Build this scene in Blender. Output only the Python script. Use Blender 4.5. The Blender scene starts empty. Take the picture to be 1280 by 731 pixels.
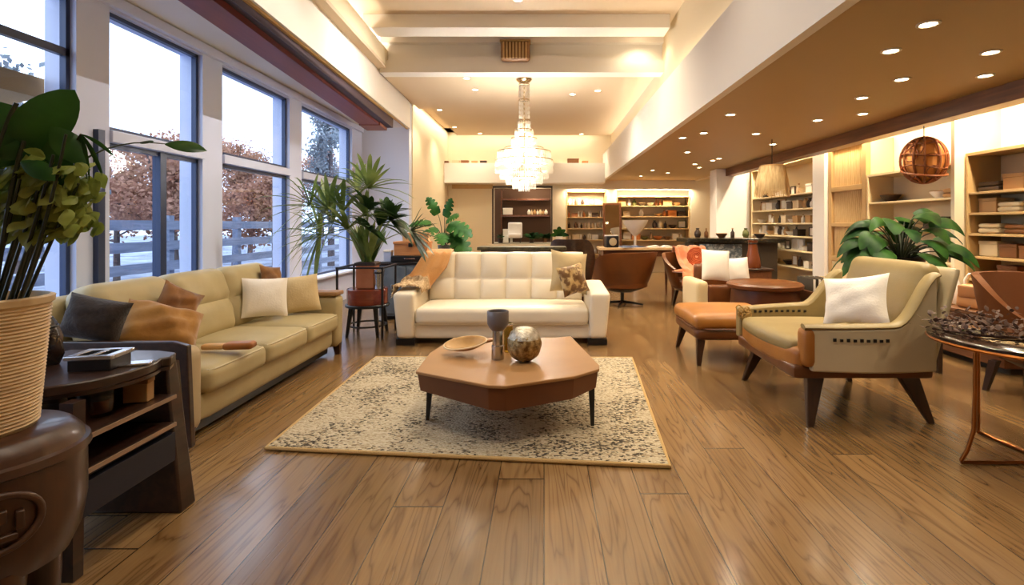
EXPOSURE = 0.3
SKY = 3.4
P_CH, P_LOW, P_FAR, P_NEAR, P_COVE, P_SHELF = 250, 26, 40, 80, 65, 32
import bpy, bmesh, math, random
from mathutils import Vector, Matrix, Euler
random.seed(7)
SC = bpy.context.scene
COL = SC.collection
PI = math.pi
H = 1.4            # eye height of the camera
F = 640.0          # focal length in pixels of the 1280 px wide frame
U0, V0 = 680.0, 280.0

# ------------------------------------------------------------------ materials
def lin(c):
    out = []
    for v in c[:3]:
        v = v / 255.0
        out.append(v / 12.92 if v <= 0.04045 else ((v + 0.055) / 1.055) ** 2.4)
    return (out[0], out[1], out[2], 1.0)

def new_mat(name):
    m = bpy.data.materials.new(name)
    m.use_nodes = True
    nt = m.node_tree
    b = nt.nodes.get('Principled BSDF')
    return m, nt, b

def mat(name, c, rough=0.5, metal=0.0, c2=None, scale=8.0, stretch=(1, 1, 1), bump=0.0, bscale=40.0,
        emit=None, estr=0.0, sheen=0.0, coat=0.0, trans=0.0, alpha=1.0, ior=1.45, contrast=(0.35, 0.65), subs=0.0):
    m, nt, b = new_mat(name)
    b.inputs['Base Color'].default_value = lin(c)
    b.inputs['Roughness'].default_value = rough
    b.inputs['Metallic'].default_value = metal
    b.inputs['IOR'].default_value = ior
    b.inputs['Transmission Weight'].default_value = trans
    b.inputs['Sheen Weight'].default_value = sheen
    b.inputs['Coat Weight'].default_value = coat
    if emit:
        b.inputs['Emission Color'].default_value = lin(emit)
        b.inputs['Emission Strength'].default_value = estr
    tc = nt.nodes.new('ShaderNodeTexCoord')
    if c2:
        mp = nt.nodes.new('ShaderNodeMapping'); mp.inputs['Scale'].default_value = stretch
        nz = nt.nodes.new('ShaderNodeTexNoise'); nz.inputs['Scale'].default_value = scale
        nz.inputs['Detail'].default_value = 5
        rp = nt.nodes.new('ShaderNodeValToRGB')
        rp.color_ramp.elements[0].position = contrast[0]; rp.color_ramp.elements[1].position = contrast[1]
        rp.color_ramp.elements[0].color = lin(c); rp.color_ramp.elements[1].color = lin(c2)
        nt.links.new(tc.outputs['Object'], mp.inputs['Vector']); nt.links.new(mp.outputs['Vector'], nz.inputs['Vector'])
        nt.links.new(nz.outputs['Fac'], rp.inputs['Fac']); nt.links.new(rp.outputs['Color'], b.inputs['Base Color'])
    if bump:
        n2 = nt.nodes.new('ShaderNodeTexNoise'); n2.inputs['Scale'].default_value = bscale; n2.inputs['Detail'].default_value = 4
        bp = nt.nodes.new('ShaderNodeBump'); bp.inputs['Strength'].default_value = bump; bp.inputs['Distance'].default_value = 0.01
        nt.links.new(tc.outputs['Object'], n2.inputs['Vector']); nt.links.new(n2.outputs['Fac'], bp.inputs['Height'])
        nt.links.new(bp.outputs['Normal'], b.inputs['Normal'])
    return m

def glass_mat(name, tint=(235, 242, 250), gloss=0.08):
    m, nt, b = new_mat(name)
    nt.nodes.remove(b)
    out = nt.nodes['Material Output']
    tr = nt.nodes.new('ShaderNodeBsdfTransparent'); tr.inputs['Color'].default_value = lin(tint)
    gl = nt.nodes.new('ShaderNodeBsdfGlossy'); gl.inputs['Roughness'].default_value = 0.02
    mx = nt.nodes.new('ShaderNodeMixShader')
    lw = nt.nodes.new('ShaderNodeLayerWeight'); lw.inputs['Blend'].default_value = 0.5
    pw = math_node(nt, 'POWER', lw.outputs['Facing'], 4.0)
    nt.links.new(math_node(nt, 'ADD', math_node(nt, 'MULTIPLY', pw, 0.4), gloss * 0.4), mx.inputs['Fac'])
    nt.links.new(tr.outputs[0], mx.inputs[1]); nt.links.new(gl.outputs[0], mx.inputs[2])
    nt.links.new(mx.outputs[0], out.inputs['Surface'])
    return m

def leaf_mat(name, c, c2, rough=0.4, scale=6.0, tl=0.25, spec=0.28):
    m, nt, b = new_mat(name)
    out = nt.nodes['Material Output']
    tc = nt.nodes.new('ShaderNodeTexCoord')
    nz = nt.nodes.new('ShaderNodeTexNoise'); nz.inputs['Scale'].default_value = scale; nz.inputs['Detail'].default_value = 3
    rp = nt.nodes.new('ShaderNodeValToRGB')
    rp.color_ramp.elements[0].position = 0.35; rp.color_ramp.elements[1].position = 0.65
    rp.color_ramp.elements[0].color = lin(c); rp.color_ramp.elements[1].color = lin(c2)
    nt.links.new(tc.outputs['Object'], nz.inputs['Vector']); nt.links.new(nz.outputs['Fac'], rp.inputs['Fac'])
    nt.links.new(rp.outputs['Color'], b.inputs['Base Color'])
    b.inputs['Roughness'].default_value = rough; b.inputs['Specular IOR Level'].default_value = spec
    t = nt.nodes.new('ShaderNodeBsdfTranslucent'); nt.links.new(rp.outputs['Color'], t.inputs['Color'])
    mx = nt.nodes.new('ShaderNodeMixShader'); mx.inputs['Fac'].default_value = tl
    nt.links.new(b.outputs[0], mx.inputs[1]); nt.links.new(t.outputs[0], mx.inputs[2]); nt.links.new(mx.outputs[0], out.inputs['Surface'])
    return m

def wood_mat(name, c, c2, rough=0.4, along='Y', scale=1.0, coat=0.0):
    """straight wood grain running along one object axis"""
    m, nt, b = new_mat(name)
    tc = nt.nodes.new('ShaderNodeTexCoord')
    mp = nt.nodes.new('ShaderNodeMapping')
    s = [22 * scale] * 3; s['XYZ'.index(along)] = 1.6 * scale
    mp.inputs['Scale'].default_value = s
    nz = nt.nodes.new('ShaderNodeTexNoise'); nz.inputs['Scale'].default_value = 1.0; nz.inputs['Detail'].default_value = 6
    nz.inputs['Distortion'].default_value = 0.6
    rp = nt.nodes.new('ShaderNodeValToRGB')
    rp.color_ramp.elements[0].position = 0.3; rp.color_ramp.elements[1].position = 0.7
    rp.color_ramp.elements[0].color = lin(c); rp.color_ramp.elements[1].color = lin(c2)
    nt.links.new(tc.outputs['Object'], mp.inputs['Vector']); nt.links.new(mp.outputs['Vector'], nz.inputs['Vector'])
    nt.links.new(nz.outputs['Fac'], rp.inputs['Fac']); nt.links.new(rp.outputs['Color'], b.inputs['Base Color'])
    b.inputs['Roughness'].default_value = rough; b.inputs['Coat Weight'].default_value = coat
    bp = nt.nodes.new('ShaderNodeBump'); bp.inputs['Strength'].default_value = 0.15; bp.inputs['Distance'].default_value = 0.005
    nt.links.new(nz.outputs['Fac'], bp.inputs['Height']); nt.links.new(bp.outputs['Normal'], b.inputs['Normal'])
    return m

def math_node(nt, op, a, b=None, clamp=False):
    n = nt.nodes.new('ShaderNodeMath'); n.operation = op; n.use_clamp = clamp
    for i, v in enumerate((a, b)):
        if v is None: continue
        if isinstance(v, (int, float)): n.inputs[i].default_value = v
        else: nt.links.new(v, n.inputs[i])
    return n.outputs[0]

def floor_mat():
    """long oak planks running away from the camera, figured grain"""
    m, nt, b = new_mat('oak_planks')
    tc = nt.nodes.new('ShaderNodeTexCoord')
    sp = nt.nodes.new('ShaderNodeSeparateXYZ'); nt.links.new(tc.outputs['Object'], sp.inputs[0])
    x, y = sp.outputs[0], sp.outputs[1]
    W, L = 0.25, 3.3
    col = math_node(nt, 'FLOOR', math_node(nt, 'DIVIDE', x, W))
    wn = nt.nodes.new('ShaderNodeTexWhiteNoise'); wn.noise_dimensions = '1D'; nt.links.new(col, wn.inputs['W'])
    yo = math_node(nt, 'ADD', math_node(nt, 'DIVIDE', y, L), math_node(nt, 'MULTIPLY', wn.outputs['Value'], 7.0))
    row = math_node(nt, 'FLOOR', yo)
    cb = nt.nodes.new('ShaderNodeCombineXYZ'); nt.links.new(col, cb.inputs[0]); nt.links.new(row, cb.inputs[1])
    w2 = nt.nodes.new('ShaderNodeTexWhiteNoise'); w2.noise_dimensions = '2D'; nt.links.new(cb.outputs[0], w2.inputs['Vector'])
    rnd = w2.outputs['Value']
    # figured grain: contours of a stretched noise
    gx = math_node(nt, 'ADD', math_node(nt, 'MULTIPLY', x, 6.5), math_node(nt, 'MULTIPLY', rnd, 53.0))
    gy = math_node(nt, 'ADD', math_node(nt, 'MULTIPLY', y, 0.5), math_node(nt, 'MULTIPLY', rnd, 31.0))
    gv = nt.nodes.new('ShaderNodeCombineXYZ'); nt.links.new(gx, gv.inputs[0]); nt.links.new(gy, gv.inputs[1])
    n1 = nt.nodes.new('ShaderNodeTexNoise'); n1.inputs['Scale'].default_value = 1.0; n1.inputs['Detail'].default_value = 2.5
    n1.inputs['Roughness'].default_value = 0.45; n1.inputs['Distortion'].default_value = 0.9
    nt.links.new(gv.outputs[0], n1.inputs['Vector'])
    ring = math_node(nt, 'ABSOLUTE', math_node(nt, 'SINE', math_node(nt, 'MULTIPLY', n1.outputs['Fac'], 34.0)))
    ring = math_node(nt, 'POWER', math_node(nt, 'SUBTRACT', 1.0, ring), 2.2)
    # fine fibre
    fv = nt.nodes.new('ShaderNodeMapping'); fv.inputs['Scale'].default_value = (110, 3.0, 1); nt.links.new(tc.outputs['Object'], fv.inputs['Vector'])
    n2 = nt.nodes.new('ShaderNodeTexNoise'); n2.inputs['Scale'].default_value = 1.0; n2.inputs['Detail'].default_value = 4
    nt.links.new(fv.outputs[0], n2.inputs['Vector'])
    n3 = nt.nodes.new('ShaderNodeTexNoise'); n3.inputs['Scale'].default_value = 1.3; n3.inputs['Detail'].default_value = 2
    nt.links.new(gv.outputs[0], n3.inputs['Vector'])
    r0 = nt.nodes.new('ShaderNodeValToRGB')
    e = r0.color_ramp.elements
    e[0].position = 0.0; e[0].color = lin((110, 85, 53)); e[1].position = 1.0; e[1].color = lin((166, 134, 90))
    k = e.new(0.5); k.color = lin((144, 113, 72))
    tone = math_node(nt, 'ADD', math_node(nt, 'MULTIPLY', rnd, 0.55), math_node(nt, 'MULTIPLY', n3.outputs['Fac'], 0.45))
    nt.links.new(tone, r0.inputs['Fac'])
    def mul(c1, fac, dark):
        mx = nt.nodes.new('ShaderNodeMix'); mx.data_type = 'RGBA'; mx.blend_type = 'MULTIPLY'
        nt.links.new(fac, mx.inputs[0]); nt.links.new(c1, mx.inputs[6]); mx.inputs[7].default_value = dark
        return mx.outputs[2]
    c = mul(r0.outputs['Color'], math_node(nt, 'MULTIPLY', ring, 0.62), lin((150, 122, 98)))
    c = mul(c, math_node(nt, 'MULTIPLY', n2.outputs['Fac'], 0.55), lin((175, 140, 112)))
    # seams
    fx = math_node(nt, 'FRACT', math_node(nt, 'DIVIDE', x, W)); fy = math_node(nt, 'FRACT', yo)
    ex = math_node(nt, 'LESS_THAN', math_node(nt, 'ABSOLUTE', math_node(nt, 'SUBTRACT', fx, 0.5)), 0.489)
    ey = math_node(nt, 'LESS_THAN', math_node(nt, 'ABSOLUTE', math_node(nt, 'SUBTRACT', fy, 0.5)), 0.4985)
    seam = math_node(nt, 'SUBTRACT', 1.0, math_node(nt, 'MULTIPLY', ex, ey))
    c = mul(c, math_node(nt, 'MULTIPLY', seam, 0.8), lin((70, 45, 28)))
    nt.links.new(c, b.inputs['Base Color'])
    b.inputs['Roughness'].default_value = 0.26
    b.inputs['Specular IOR Level'].default_value = 0.65
    b.inputs['Coat Weight'].default_value = 0.45; b.inputs['Coat Roughness'].default_value = 0.14
    hgt = math_node(nt, 'SUBTRACT', math_node(nt, 'MULTIPLY', ring, -0.3), math_node(nt, 'MULTIPLY', seam, 1.0))
    bp = nt.nodes.new('ShaderNodeBump'); bp.inputs['Strength'].default_value = 0.25; bp.inputs['Distance'].default_value = 0.004
    nt.links.new(hgt, bp.inputs['Height']); nt.links.new(bp.outputs['Normal'], b.inputs['Normal'])
    return m

def rug_mat():
    m, nt, b = new_mat('woven_rug')
    tc = nt.nodes.new('ShaderNodeTexCoord')
    mp = nt.nodes.new('ShaderNodeMapping'); mp.inputs['Scale'].default_value = (56, 95, 1); nt.links.new(tc.outputs['Object'], mp.inputs['Vector'])
    vo = nt.nodes.new('ShaderNodeTexVoronoi'); vo.inputs['Scale'].default_value = 1.0; nt.links.new(mp.outputs[0], vo.inputs['Vector'])
    big = nt.nodes.new('ShaderNodeTexNoise'); big.inputs['Scale'].default_value = 2.6; big.inputs['Detail'].default_value = 3; nt.links.new(tc.outputs['Object'], big.inputs['Vector'])
    sp = nt.nodes.new('ShaderNodeSeparateColor'); nt.links.new(vo.outputs['Color'], sp.inputs[0])
    v = math_node(nt, 'ADD', sp.outputs[0], math_node(nt, 'MULTIPLY', math_node(nt, 'SUBTRACT', big.outputs['Fac'], 0.5), 1.5))
    rp = nt.nodes.new('ShaderNodeValToRGB'); e = rp.color_ramp.elements
    rp.color_ramp.interpolation = 'CONSTANT'
    e[0].position = 0.0; e[0].color = lin((208, 194, 166)); e[1].position = 0.84; e[1].color = lin((70, 60, 48))
    k = e.new(0.74); k.color = lin((156, 134, 104)); k = e.new(0.35); k.color = lin((190, 174, 144))
    nt.links.new(v, rp.inputs['Fac'])
    nt.links.new(rp.outputs['Color'], b.inputs['Base Color'])
    b.inputs['Roughness'].default_value = 0.95
    bp = nt.nodes.new('ShaderNodeBump'); bp.inputs['Strength'].default_value = 0.9; bp.inputs['Distance'].default_value = 0.012
    nt.links.new(math_node(nt, 'SUBTRACT', 1.0, vo.outputs['Distance']), bp.inputs['Height']); nt.links.new(bp.outputs['Normal'], b.inputs['Normal'])
    return m

# ------------------------------------------------------------------ objects
def tag(o, label=None, cat=None, group=None, kind=None):
    if label: o['label'] = label
    if cat: o['category'] = cat
    if group: o['group'] = group
    if kind: o['kind'] = kind
    return o

def thing(name, label, cat, loc=(0, 0, 0), rotz=0.0, group=None):
    o = bpy.data.objects.new(name, None)
    o.empty_display_size = 0.1
    COL.objects.link(o); o.location = loc; o.rotation_euler = (0, 0, rotz)
    return tag(o, label, cat, group)

def obj(name, bm, m, parent=None, smooth=True, bevel=0.0, seg=2, sub=0, world=False, label=None, angle=40):
    """links bm as one mesh object; world=True: vertices are world coordinates, made local to the parent's place"""
    if world and parent is not None:
        inv = None
        chain, p = Matrix.Identity(4), parent
        while p is not None:
            chain = (Matrix.Translation(p.location) @ p.rotation_euler.to_matrix().to_4x4()) @ chain
            p = p.parent
        bm.transform(chain.inverted())
    me = bpy.data.meshes.new(name)
    bmesh.ops.recalc_face_normals(bm, faces=bm.faces)
    bm.to_mesh(me); bm.free()
    mats = m if isinstance(m, (list, tuple)) else [m]
    for q in mats: me.materials.append(q)
    o = bpy.data.objects.new(name, me)
    COL.objects.link(o)
    if smooth:
        me.polygons.foreach_set('use_smooth', [True] * len(me.polygons))
        try: me.set_sharp_from_angle(angle=math.radians(angle))
        except Exception: pass
    if bevel:
        md = o.modifiers.new('bevel', 'BEVEL'); md.width = bevel; md.segments = seg; md.limit_method = 'ANGLE'; md.harden_normals = False
    if sub:
        md = o.modifiers.new('sub', 'SUBSURF'); md.levels = sub; md.render_levels = sub
    if parent is not None: o.parent = parent
    if label: o['label'] = label
    return o

def single(name, bm, m, label, cat, loc, rotz=0, group=None, **kw):
    """a thing that is one mesh; bm in local coordinates"""
    o = obj(name, bm, m, **kw); o.location = loc; o.rotation_euler = (0, 0, rotz)
    return tag(o, label, cat, group)

def struct(name, bm, m, parent=None, **kw):
    kw.setdefault('smooth', False)
    o = obj(name, bm, m, parent, **kw)
    if parent is None: o['kind'] = 'structure'
    return o

def dup(root, loc, rotz=None, label=None, group=None):
    r = root.copy(); COL.objects.link(r); r.location = loc
    if rotz is not None: r.rotation_euler = (0, 0, rotz)
    if label: r['label'] = label
    if group: r['group'] = group
    def rec(a, b):
        for ch in list(a.children):
            c = ch.copy(); COL.objects.link(c); c.parent = b
            rec(ch, c)
    rec(root, r)
    return r

BM = bmesh.new

def settle(o, others, d, step=0.006, most=60):
    """slides a soft thing along d until it no longer cuts into what carries it"""
    from mathutils.bvhtree import BVHTree
    bpy.context.view_layer.update()
    dg = bpy.context.evaluated_depsgraph_get()
    def tris(objs):
        vs, ps = [], []
        for q in objs:
            if q.type == 'MESH':
                ev = q.evaluated_get(dg); me = ev.to_mesh(); b = len(vs)
                vs += [ev.matrix_world @ v.co for v in me.vertices]; ps += [tuple(b + i for i in p.vertices) for p in me.polygons]
                ev.to_mesh_clear()
        return vs, ps
    base = []
    for q in others: base += [q] + list(q.children_recursive)
    T = BVHTree.FromPolygons(*tris(base))
    vs, ps = tris([o] + list(o.children_recursive))
    d = Vector(d).normalized() * step
    for k in range(most):
        if not BVHTree.FromPolygons([v + d * k for v in vs], ps).overlap(T): break
    o.location = Vector(o.location) + d * k
    return o

def drape(o, others, off=0.02):
    """lays a cloth's vertices onto what it covers"""
    from mathutils.bvhtree import BVHTree
    bpy.context.view_layer.update()
    dg = bpy.context.evaluated_depsgraph_get()
    vs, ps = [], []
    for r in others:
        for q in [r] + list(r.children_recursive):
            if q.type != 'MESH': continue
            ev = q.evaluated_get(dg); me = ev.to_mesh(); b = len(vs)
            vs += [ev.matrix_world @ v.co for v in me.vertices]; ps += [tuple(b + i for i in p.vertices) for p in me.polygons]
            ev.to_mesh_clear()
    T = BVHTree.FromPolygons(vs, ps)
    mw = o.matrix_world; inv = mw.inverted()
    for _ in range(3):
        for v in o.data.vertices:
            w = mw @ v.co
            p, n, i, d = T.find_nearest(w)
            if p is not None and ((w - p).dot(n) < 0 and d < .2 or d < off): v.co = inv @ (p + n * (off + .001))
    o.data.update()

# ------------------------------------------------------------------ shapes
def box(bm, x0, x1, y0, y1, z0, z1, M=None):
    vs = [bm.verts.new(Vector(p)) for p in ((x0, y0, z0), (x1, y0, z0), (x1, y1, z0), (x0, y1, z0), (x0, y0, z1), (x1, y0, z1), (x1, y1, z1), (x0, y1, z1))]
    for f in ((0, 3, 2, 1), (4, 5, 6, 7), (0, 1, 5, 4), (1, 2, 6, 5), (2, 3, 7, 6), (3, 0, 4, 7)):
        bm.faces.new([vs[i] for i in f])
    if M is not None:
        for v in vs: v.co = M @ v.co
    return bm

def mkbox(*a, **k): return box(BM(), *a, **k)

def prism(bm, pts, z0, z1, axis='Z', M=None):
    """extrude a 2-D polygon along an axis"""
    def P(a, b, c):
        return {'Z': (a, b, c), 'Y': (a, c, b), 'X': (c, a, b)}[axis]
    lo = [bm.verts.new(P(a, b, z0)) for a, b in pts]; hi = [bm.verts.new(P(a, b, z1)) for a, b in pts]
    n = len(pts)
    bm.faces.new(lo[::-1]); bm.faces.new(hi)
    for i in range(n): bm.faces.new((lo[i], lo[(i + 1) % n], hi[(i + 1) % n], hi[i]))
    if M is not None:
        for v in lo + hi: v.co = M @ v.co
    return bm

def lathe(bm, prof, loc=(0, 0, 0), seg=32, sx=1.0, sy=1.0, a0=0.0, a1=2 * PI, wob=None):
    full = abs(a1 - a0 - 2 * PI) < 1e-6
    rings = []
    n = seg if full else seg + 1
    for (r, z) in prof:
        if r < 1e-6 and full:
            rings.append([bm.verts.new((loc[0], loc[1], loc[2] + z))]); continue
        ring = []
        for i in range(n):
            a = a0 + (a1 - a0) * i / seg
            rr = r * (wob(a, z) if wob else 1)
            ring.append(bm.verts.new((loc[0] + rr * sx * math.cos(a), loc[1] + rr * sy * math.sin(a), loc[2] + z)))
        rings.append(ring)
    for A, B in zip(rings, rings[1:]):
        m = seg
        for i in range(m):
            j = (i + 1) % n if full else i + 1
            if len(A) == 1 and len(B) == 1: continue
            if len(A) == 1: bm.faces.new((A[0], B[j], B[i]))
            elif len(B) == 1: bm.faces.new((A[i], A[j], B[0]))
            else: bm.faces.new((A[i], A[j], B[j], B[i]))
    if full:
        hoop = len(rings[0]) > 1 and len(rings[-1]) > 1          # a ring shape stays open in the middle
        if len(rings[0]) > 1 and not hoop: bm.faces.new(rings[0][::-1])
        if len(rings[-1]) > 1 and not hoop: bm.faces.new(rings[-1])
    return bm

def tube(bm, pts, r, seg=8, closed=False, cap=True, flat=1.0):
    pts = [Vector(p) for p in pts]
    n = len(pts)
    rs = r if isinstance(r, (list, tuple)) else [r] * n
    rings = []
    prev = None
    for i, p in enumerate(pts):
        if closed: t = pts[(i + 1) % n] - pts[i - 1]
        else: t = pts[min(i + 1, n - 1)] - pts[max(i - 1, 0)]
        t = t.normalized() if t.length > 1e-9 else Vector((0, 0, 1))
        if prev is None:
            up = Vector((0, 0, 1)) if abs(t.z) < 0.9 else Vector((1, 0, 0))
            a = t.cross(up).normalized()
        else:
            a = prev - t * prev.dot(t)
            a = a.normalized() if a.length > 1e-6 else t.orthogonal().normalized()
        prev = a
        b = t.cross(a)
        rings.append([bm.verts.new(p + (a * math.cos(2 * PI * k / seg) + b * math.sin(2 * PI * k / seg) * flat) * rs[i]) for k in range(seg)])
    m = n if closed else n - 1
    for i in range(m):
        A, B = rings[i], rings[(i + 1) % n]
        for k in range(seg): bm.faces.new((A[k], A[(k + 1) % seg], B[(k + 1) % seg], B[k]))
    if cap and not closed:
        bm.faces.new(rings[0][::-1]); bm.faces.new(rings[-1])
    return bm

def leg(bm, top, bot, a0, b0, a1, b1):
    """tapered rectangular leg from top centre to bottom centre"""
    t, q = Vector(top), Vector(bot)
    A = [bm.verts.new(t + Vector((sx * a0 / 2, sy * b0 / 2, 0))) for sx, sy in ((-1, -1), (1, -1), (1, 1), (-1, 1))]
    B = [bm.verts.new(q + Vector((sx * a1 / 2, sy * b1 / 2, 0))) for sx, sy in ((-1, -1), (1, -1), (1, 1), (-1, 1))]
    bm.faces.new(A); bm.faces.new(B[::-1])
    for i in range(4): bm.faces.new((A[i], B[i], B[(i + 1) % 4], A[(i + 1) % 4]))
    return bm

def soft(bm, sx, sy, sz, r, c=(0, 0, 0), puff=0.0, puffs=0.0, n=10, M=None, fn=None, rnd=0.0):
    """upholstered block: rounded box of full size sx,sy,sz, crowned on top by puff and on its sides by puffs"""
    vs = {}
    hx, hy, hz = sx / 2, sy / 2, sz / 2
    r = min(r, hx, hy, hz) * 0.999
    def pt(i, j, k):
        key = (i, j, k)
        if key in vs: return vs[key]
        def g(i, h):
            # cluster samples near the rim so the rounding is resolved
            u = 2 * i / n - 1
            a = abs(u); a = 1 - (1 - a) ** 1.6
            return math.copysign(a, u) * h
        p = Vector((g(i, hx), g(j, hy), g(k, hz)))
        q = Vector((max(-hx + r, min(hx - r, p.x)), max(-hy + r, min(hy - r, p.y)), max(-hz + r, min(hz - r, p.z))))
        d = p - q
        if d.length > 1e-9: p = q + d.normalized() * r
        u, v, w = p.x / hx, p.y / hy, p.z / hz
        if puff: p.z += puff * (1 - u * u) * (1 - v * v) * (1 if w > 0 else 0.4) * w
        if puffs:
            p.x += puffs * (1 - v * v) * (1 - w * w) * u
            p.y += puffs * (1 - u * u) * (1 - w * w) * v
        if fn: p = fn(p, u, v, w)
        p = p + Vector(c)
        if M is not None: p = M @ p
        vs[key] = bm.verts.new(p)
        return vs[key]
    for a in range(n):
        for b_ in range(n):
            for s in (0, n):
                for q in ((( a, b_, s), (a + 1, b_, s), (a + 1, b_ + 1, s), (a, b_ + 1, s)),
                          ((a, s, b_), (a + 1, s, b_), (a + 1, s, b_ + 1), (a, s, b_ + 1)),
                          ((s, a, b_), (s, a + 1, b_), (s, a + 1, b_ + 1), (s, a, b_ + 1))):
                    try: bm.faces.new([pt(*z) for z in q])
                    except ValueError: pass
    return bm

def pillow(bm, w, h, t, M=None, n=14, wrinkle=0.0, seed=0, pinch=0.10):
    """a knife-edge cushion in its local XZ plane, bulging along Y"""
    rng = random.Random(seed)
    ph = [rng.uniform(0, 6.28) for _ in range(8)]
    grid = {}
    for s in (1, -1):
        for i in range(n + 1):
            for j in range(n + 1):
                u, v = 2 * i / n - 1, 2 * j / n - 1
                edge = i in (0, n) or j in (0, n)
                if s == -1 and edge: grid[(s, i, j)] = grid[(1, i, j)]; continue
                th = t / 2 * ((1 - abs(u) ** 2.4) * (1 - abs(v) ** 2.4)) ** 0.55
                th *= 1 + wrinkle * (math.sin(5 * u + 3 * v + ph[0]) * 0.5 + math.sin(9 * v - 4 * u + ph[1]) * 0.35 + math.sin(13 * u + 7 * v + ph[2]) * 0.2)
                x = u * w / 2 * (1 - pinch * (1 - v * v) * abs(u)); z = v * h / 2 * (1 - pinch * (1 - u * u) * abs(v))
                grid[(s, i, j)] = bm.verts.new((x, s * th, z))
    new = set(grid.values())
    for s in (1, -1):
        for i in range(n):
            for j in range(n):
                q = [grid[(s, i, j)], grid[(s, i + 1, j)], grid[(s, i + 1, j + 1)], grid[(s, i, j + 1)]]
                try: bm.faces.new(q if s == -1 else q[::-1])
                except ValueError: pass
    if M is not None:
        for v in new: v.co = M @ v.co
    return bm

def place(loc, rx=0, ry=0, rz=0):
    return Matrix.Translation(loc) @ Euler((rx, ry, rz)).to_matrix().to_4x4()

def bez(p0, p1, p2, n=10):
    p0, p1, p2 = Vector(p0), Vector(p1), Vector(p2)
    return [p0 * (1 - t) ** 2 + p1 * 2 * t * (1 - t) + p2 * t * t for t in [i / n for i in range(n + 1)]]

def leaf(bm, base, d, up, L, Wd, droop=0.3, fold=0.25, prof=None, nl=9, lobes=0, mi=0, ruffle=0.0):
    """one broad leaf from base along d: midrib curve droops, halves fold up along it; lobes cut the margin"""
    base, d, up = Vector(base), Vector(d).normalized(), Vector(up)
    side = d.cross(up)
    side = side.normalized() if side.length > 1e-6 else d.orthogonal().normalized()
    nrm = side.cross(d).normalized()
    prof = prof or (lambda t: math.sin(PI * min(1, t * 0.97 + 0.03)) ** 0.8)
    if lobes: nl = max(nl, lobes * 4)
    rows = []
    ph = random.uniform(0, 6.28)
    for i in range(nl + 1):
        t = i / nl
        p = base + d * (L * t * (1 - 0.25 * droop * t)) - Vector((0, 0, 1)) * (droop * L * t * t)
        w = Wd / 2 * prof(t)
        if lobes:
            w *= 1 - 0.5 * (0.5 - 0.5 * math.cos(2 * PI * lobes * t)) ** 3 * (1 if 0.12 < t < 0.95 else 0)
        q = []
        for s in (-1, -0.5, 0, 0.5, 1):
            z = abs(s) * fold * w - (s * s) * 0.35 * w + ruffle * w * math.sin(9 * t * PI + s * 2 + ph) * abs(s)
            q.append(bm.verts.new(p + side * (s * w) + nrm * z))
        rows.append(q)
    for A, B in zip(rows, rows[1:]):
        for k in range(4):
            f = bm.faces.new((A[k], A[k + 1], B[k + 1], B[k])); f.material_index = mi
    return bm
# ------------------------------------------------------------------ camera
cam = bpy.data.cameras.new('camera'); co = bpy.data.objects.new('camera', cam); COL.objects.link(co)
cam.sensor_width = 36.0; cam.sensor_fit = 'HORIZONTAL'; cam.lens = 36.0 * F / 1280.0
cam.shift_x = -(U0 - 640) / 1280.0; cam.shift_y = -(365.5 - V0) / 1280.0
co.location = (0, 0, H); co.rotation_euler = (PI / 2, 0, 0); cam.clip_end = 300
SC.camera = co
SC.view_settings.view_transform = 'Standard'; SC.view_settings.look = 'None'
SC.view_settings.gamma = 1.0; SC.view_settings.use_curve_mapping = False
SC.view_settings.exposure = EXPOSURE
try:
    SC.cycles.use_denoising = True
    SC.cycles.caustics_reflective = False; SC.cycles.caustics_refractive = False
    SC.cycles.sample_clamp_indirect = 4.0; SC.cycles.max_bounces = 8; SC.cycles.transparent_max_bounces = 16
except Exception: pass

# sky: overcast winter brightness, a touch bluer low down
W = bpy.data.worlds.new('sky'); SC.world = W; W.use_nodes = True
nt = W.node_tree; bg = nt.nodes['Background']
tc = nt.nodes.new('ShaderNodeTexCoord'); sp = nt.nodes.new('ShaderNodeSeparateXYZ'); nt.links.new(tc.outputs['Generated'], sp.inputs[0])
rp = nt.nodes.new('ShaderNodeValToRGB'); e = rp.color_ramp.elements
e[0].position = 0.0; e[0].color = lin((205, 220, 245)); e[1].position = 0.45; e[1].color = lin((243, 248, 255))
nt.links.new(sp.outputs[2], rp.inputs['Fac']); nt.links.new(rp.outputs['Color'], bg.inputs['Color'])
bg.inputs['Strength'].default_value = SKY

# ------------------------------------------------------------------ shared materials
M = {}
M['floor'] = floor_mat()
M['cream'] = mat('cream_paint', (236, 220, 188), 0.6, bump=0.03, bscale=60)
M['white'] = mat('white_paint', (240, 234, 224), 0.55, bump=0.02, bscale=60)
M['tan_ceiling'] = mat('low_ceiling_bounce_tone', (180, 152, 108), 0.5)  # white underside; its dim warm bounce light is put into this colour
M['mid_ceiling'] = mat('warm_ceiling_paint', (218, 196, 166), 0.6)
M['mullion'] = mat('window_white', (206, 212, 236), 0.4)
M['grey_wall'] = mat('pale_grey_paint', (212, 214, 226), 0.6, bump=0.03, bscale=50)
M['frame'] = mat('window_frame_slate', (54, 64, 92), 0.35, 0.2)
M['maroon'] = wood_mat('maroon_board', (112, 46, 40), (130, 58, 48), 0.45)
M['groove_shade'] = mat('soffit_groove_shade', (64, 50, 62), 0.5)  # shadow groove beside the pelmet, painted as a dark strip
M['header_wood'] = wood_mat('header_walnut', (84, 46, 22), (122, 72, 36), 0.35)
M['tan_trim'] = mat('tan_trim', (196, 160, 108), 0.5)
M['glass'] = glass_mat('window_glass')
M['walnut_dark'] = wood_mat('dark_walnut', (34, 21, 16), (64, 40, 28), 0.32, coat=0.2)
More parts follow.
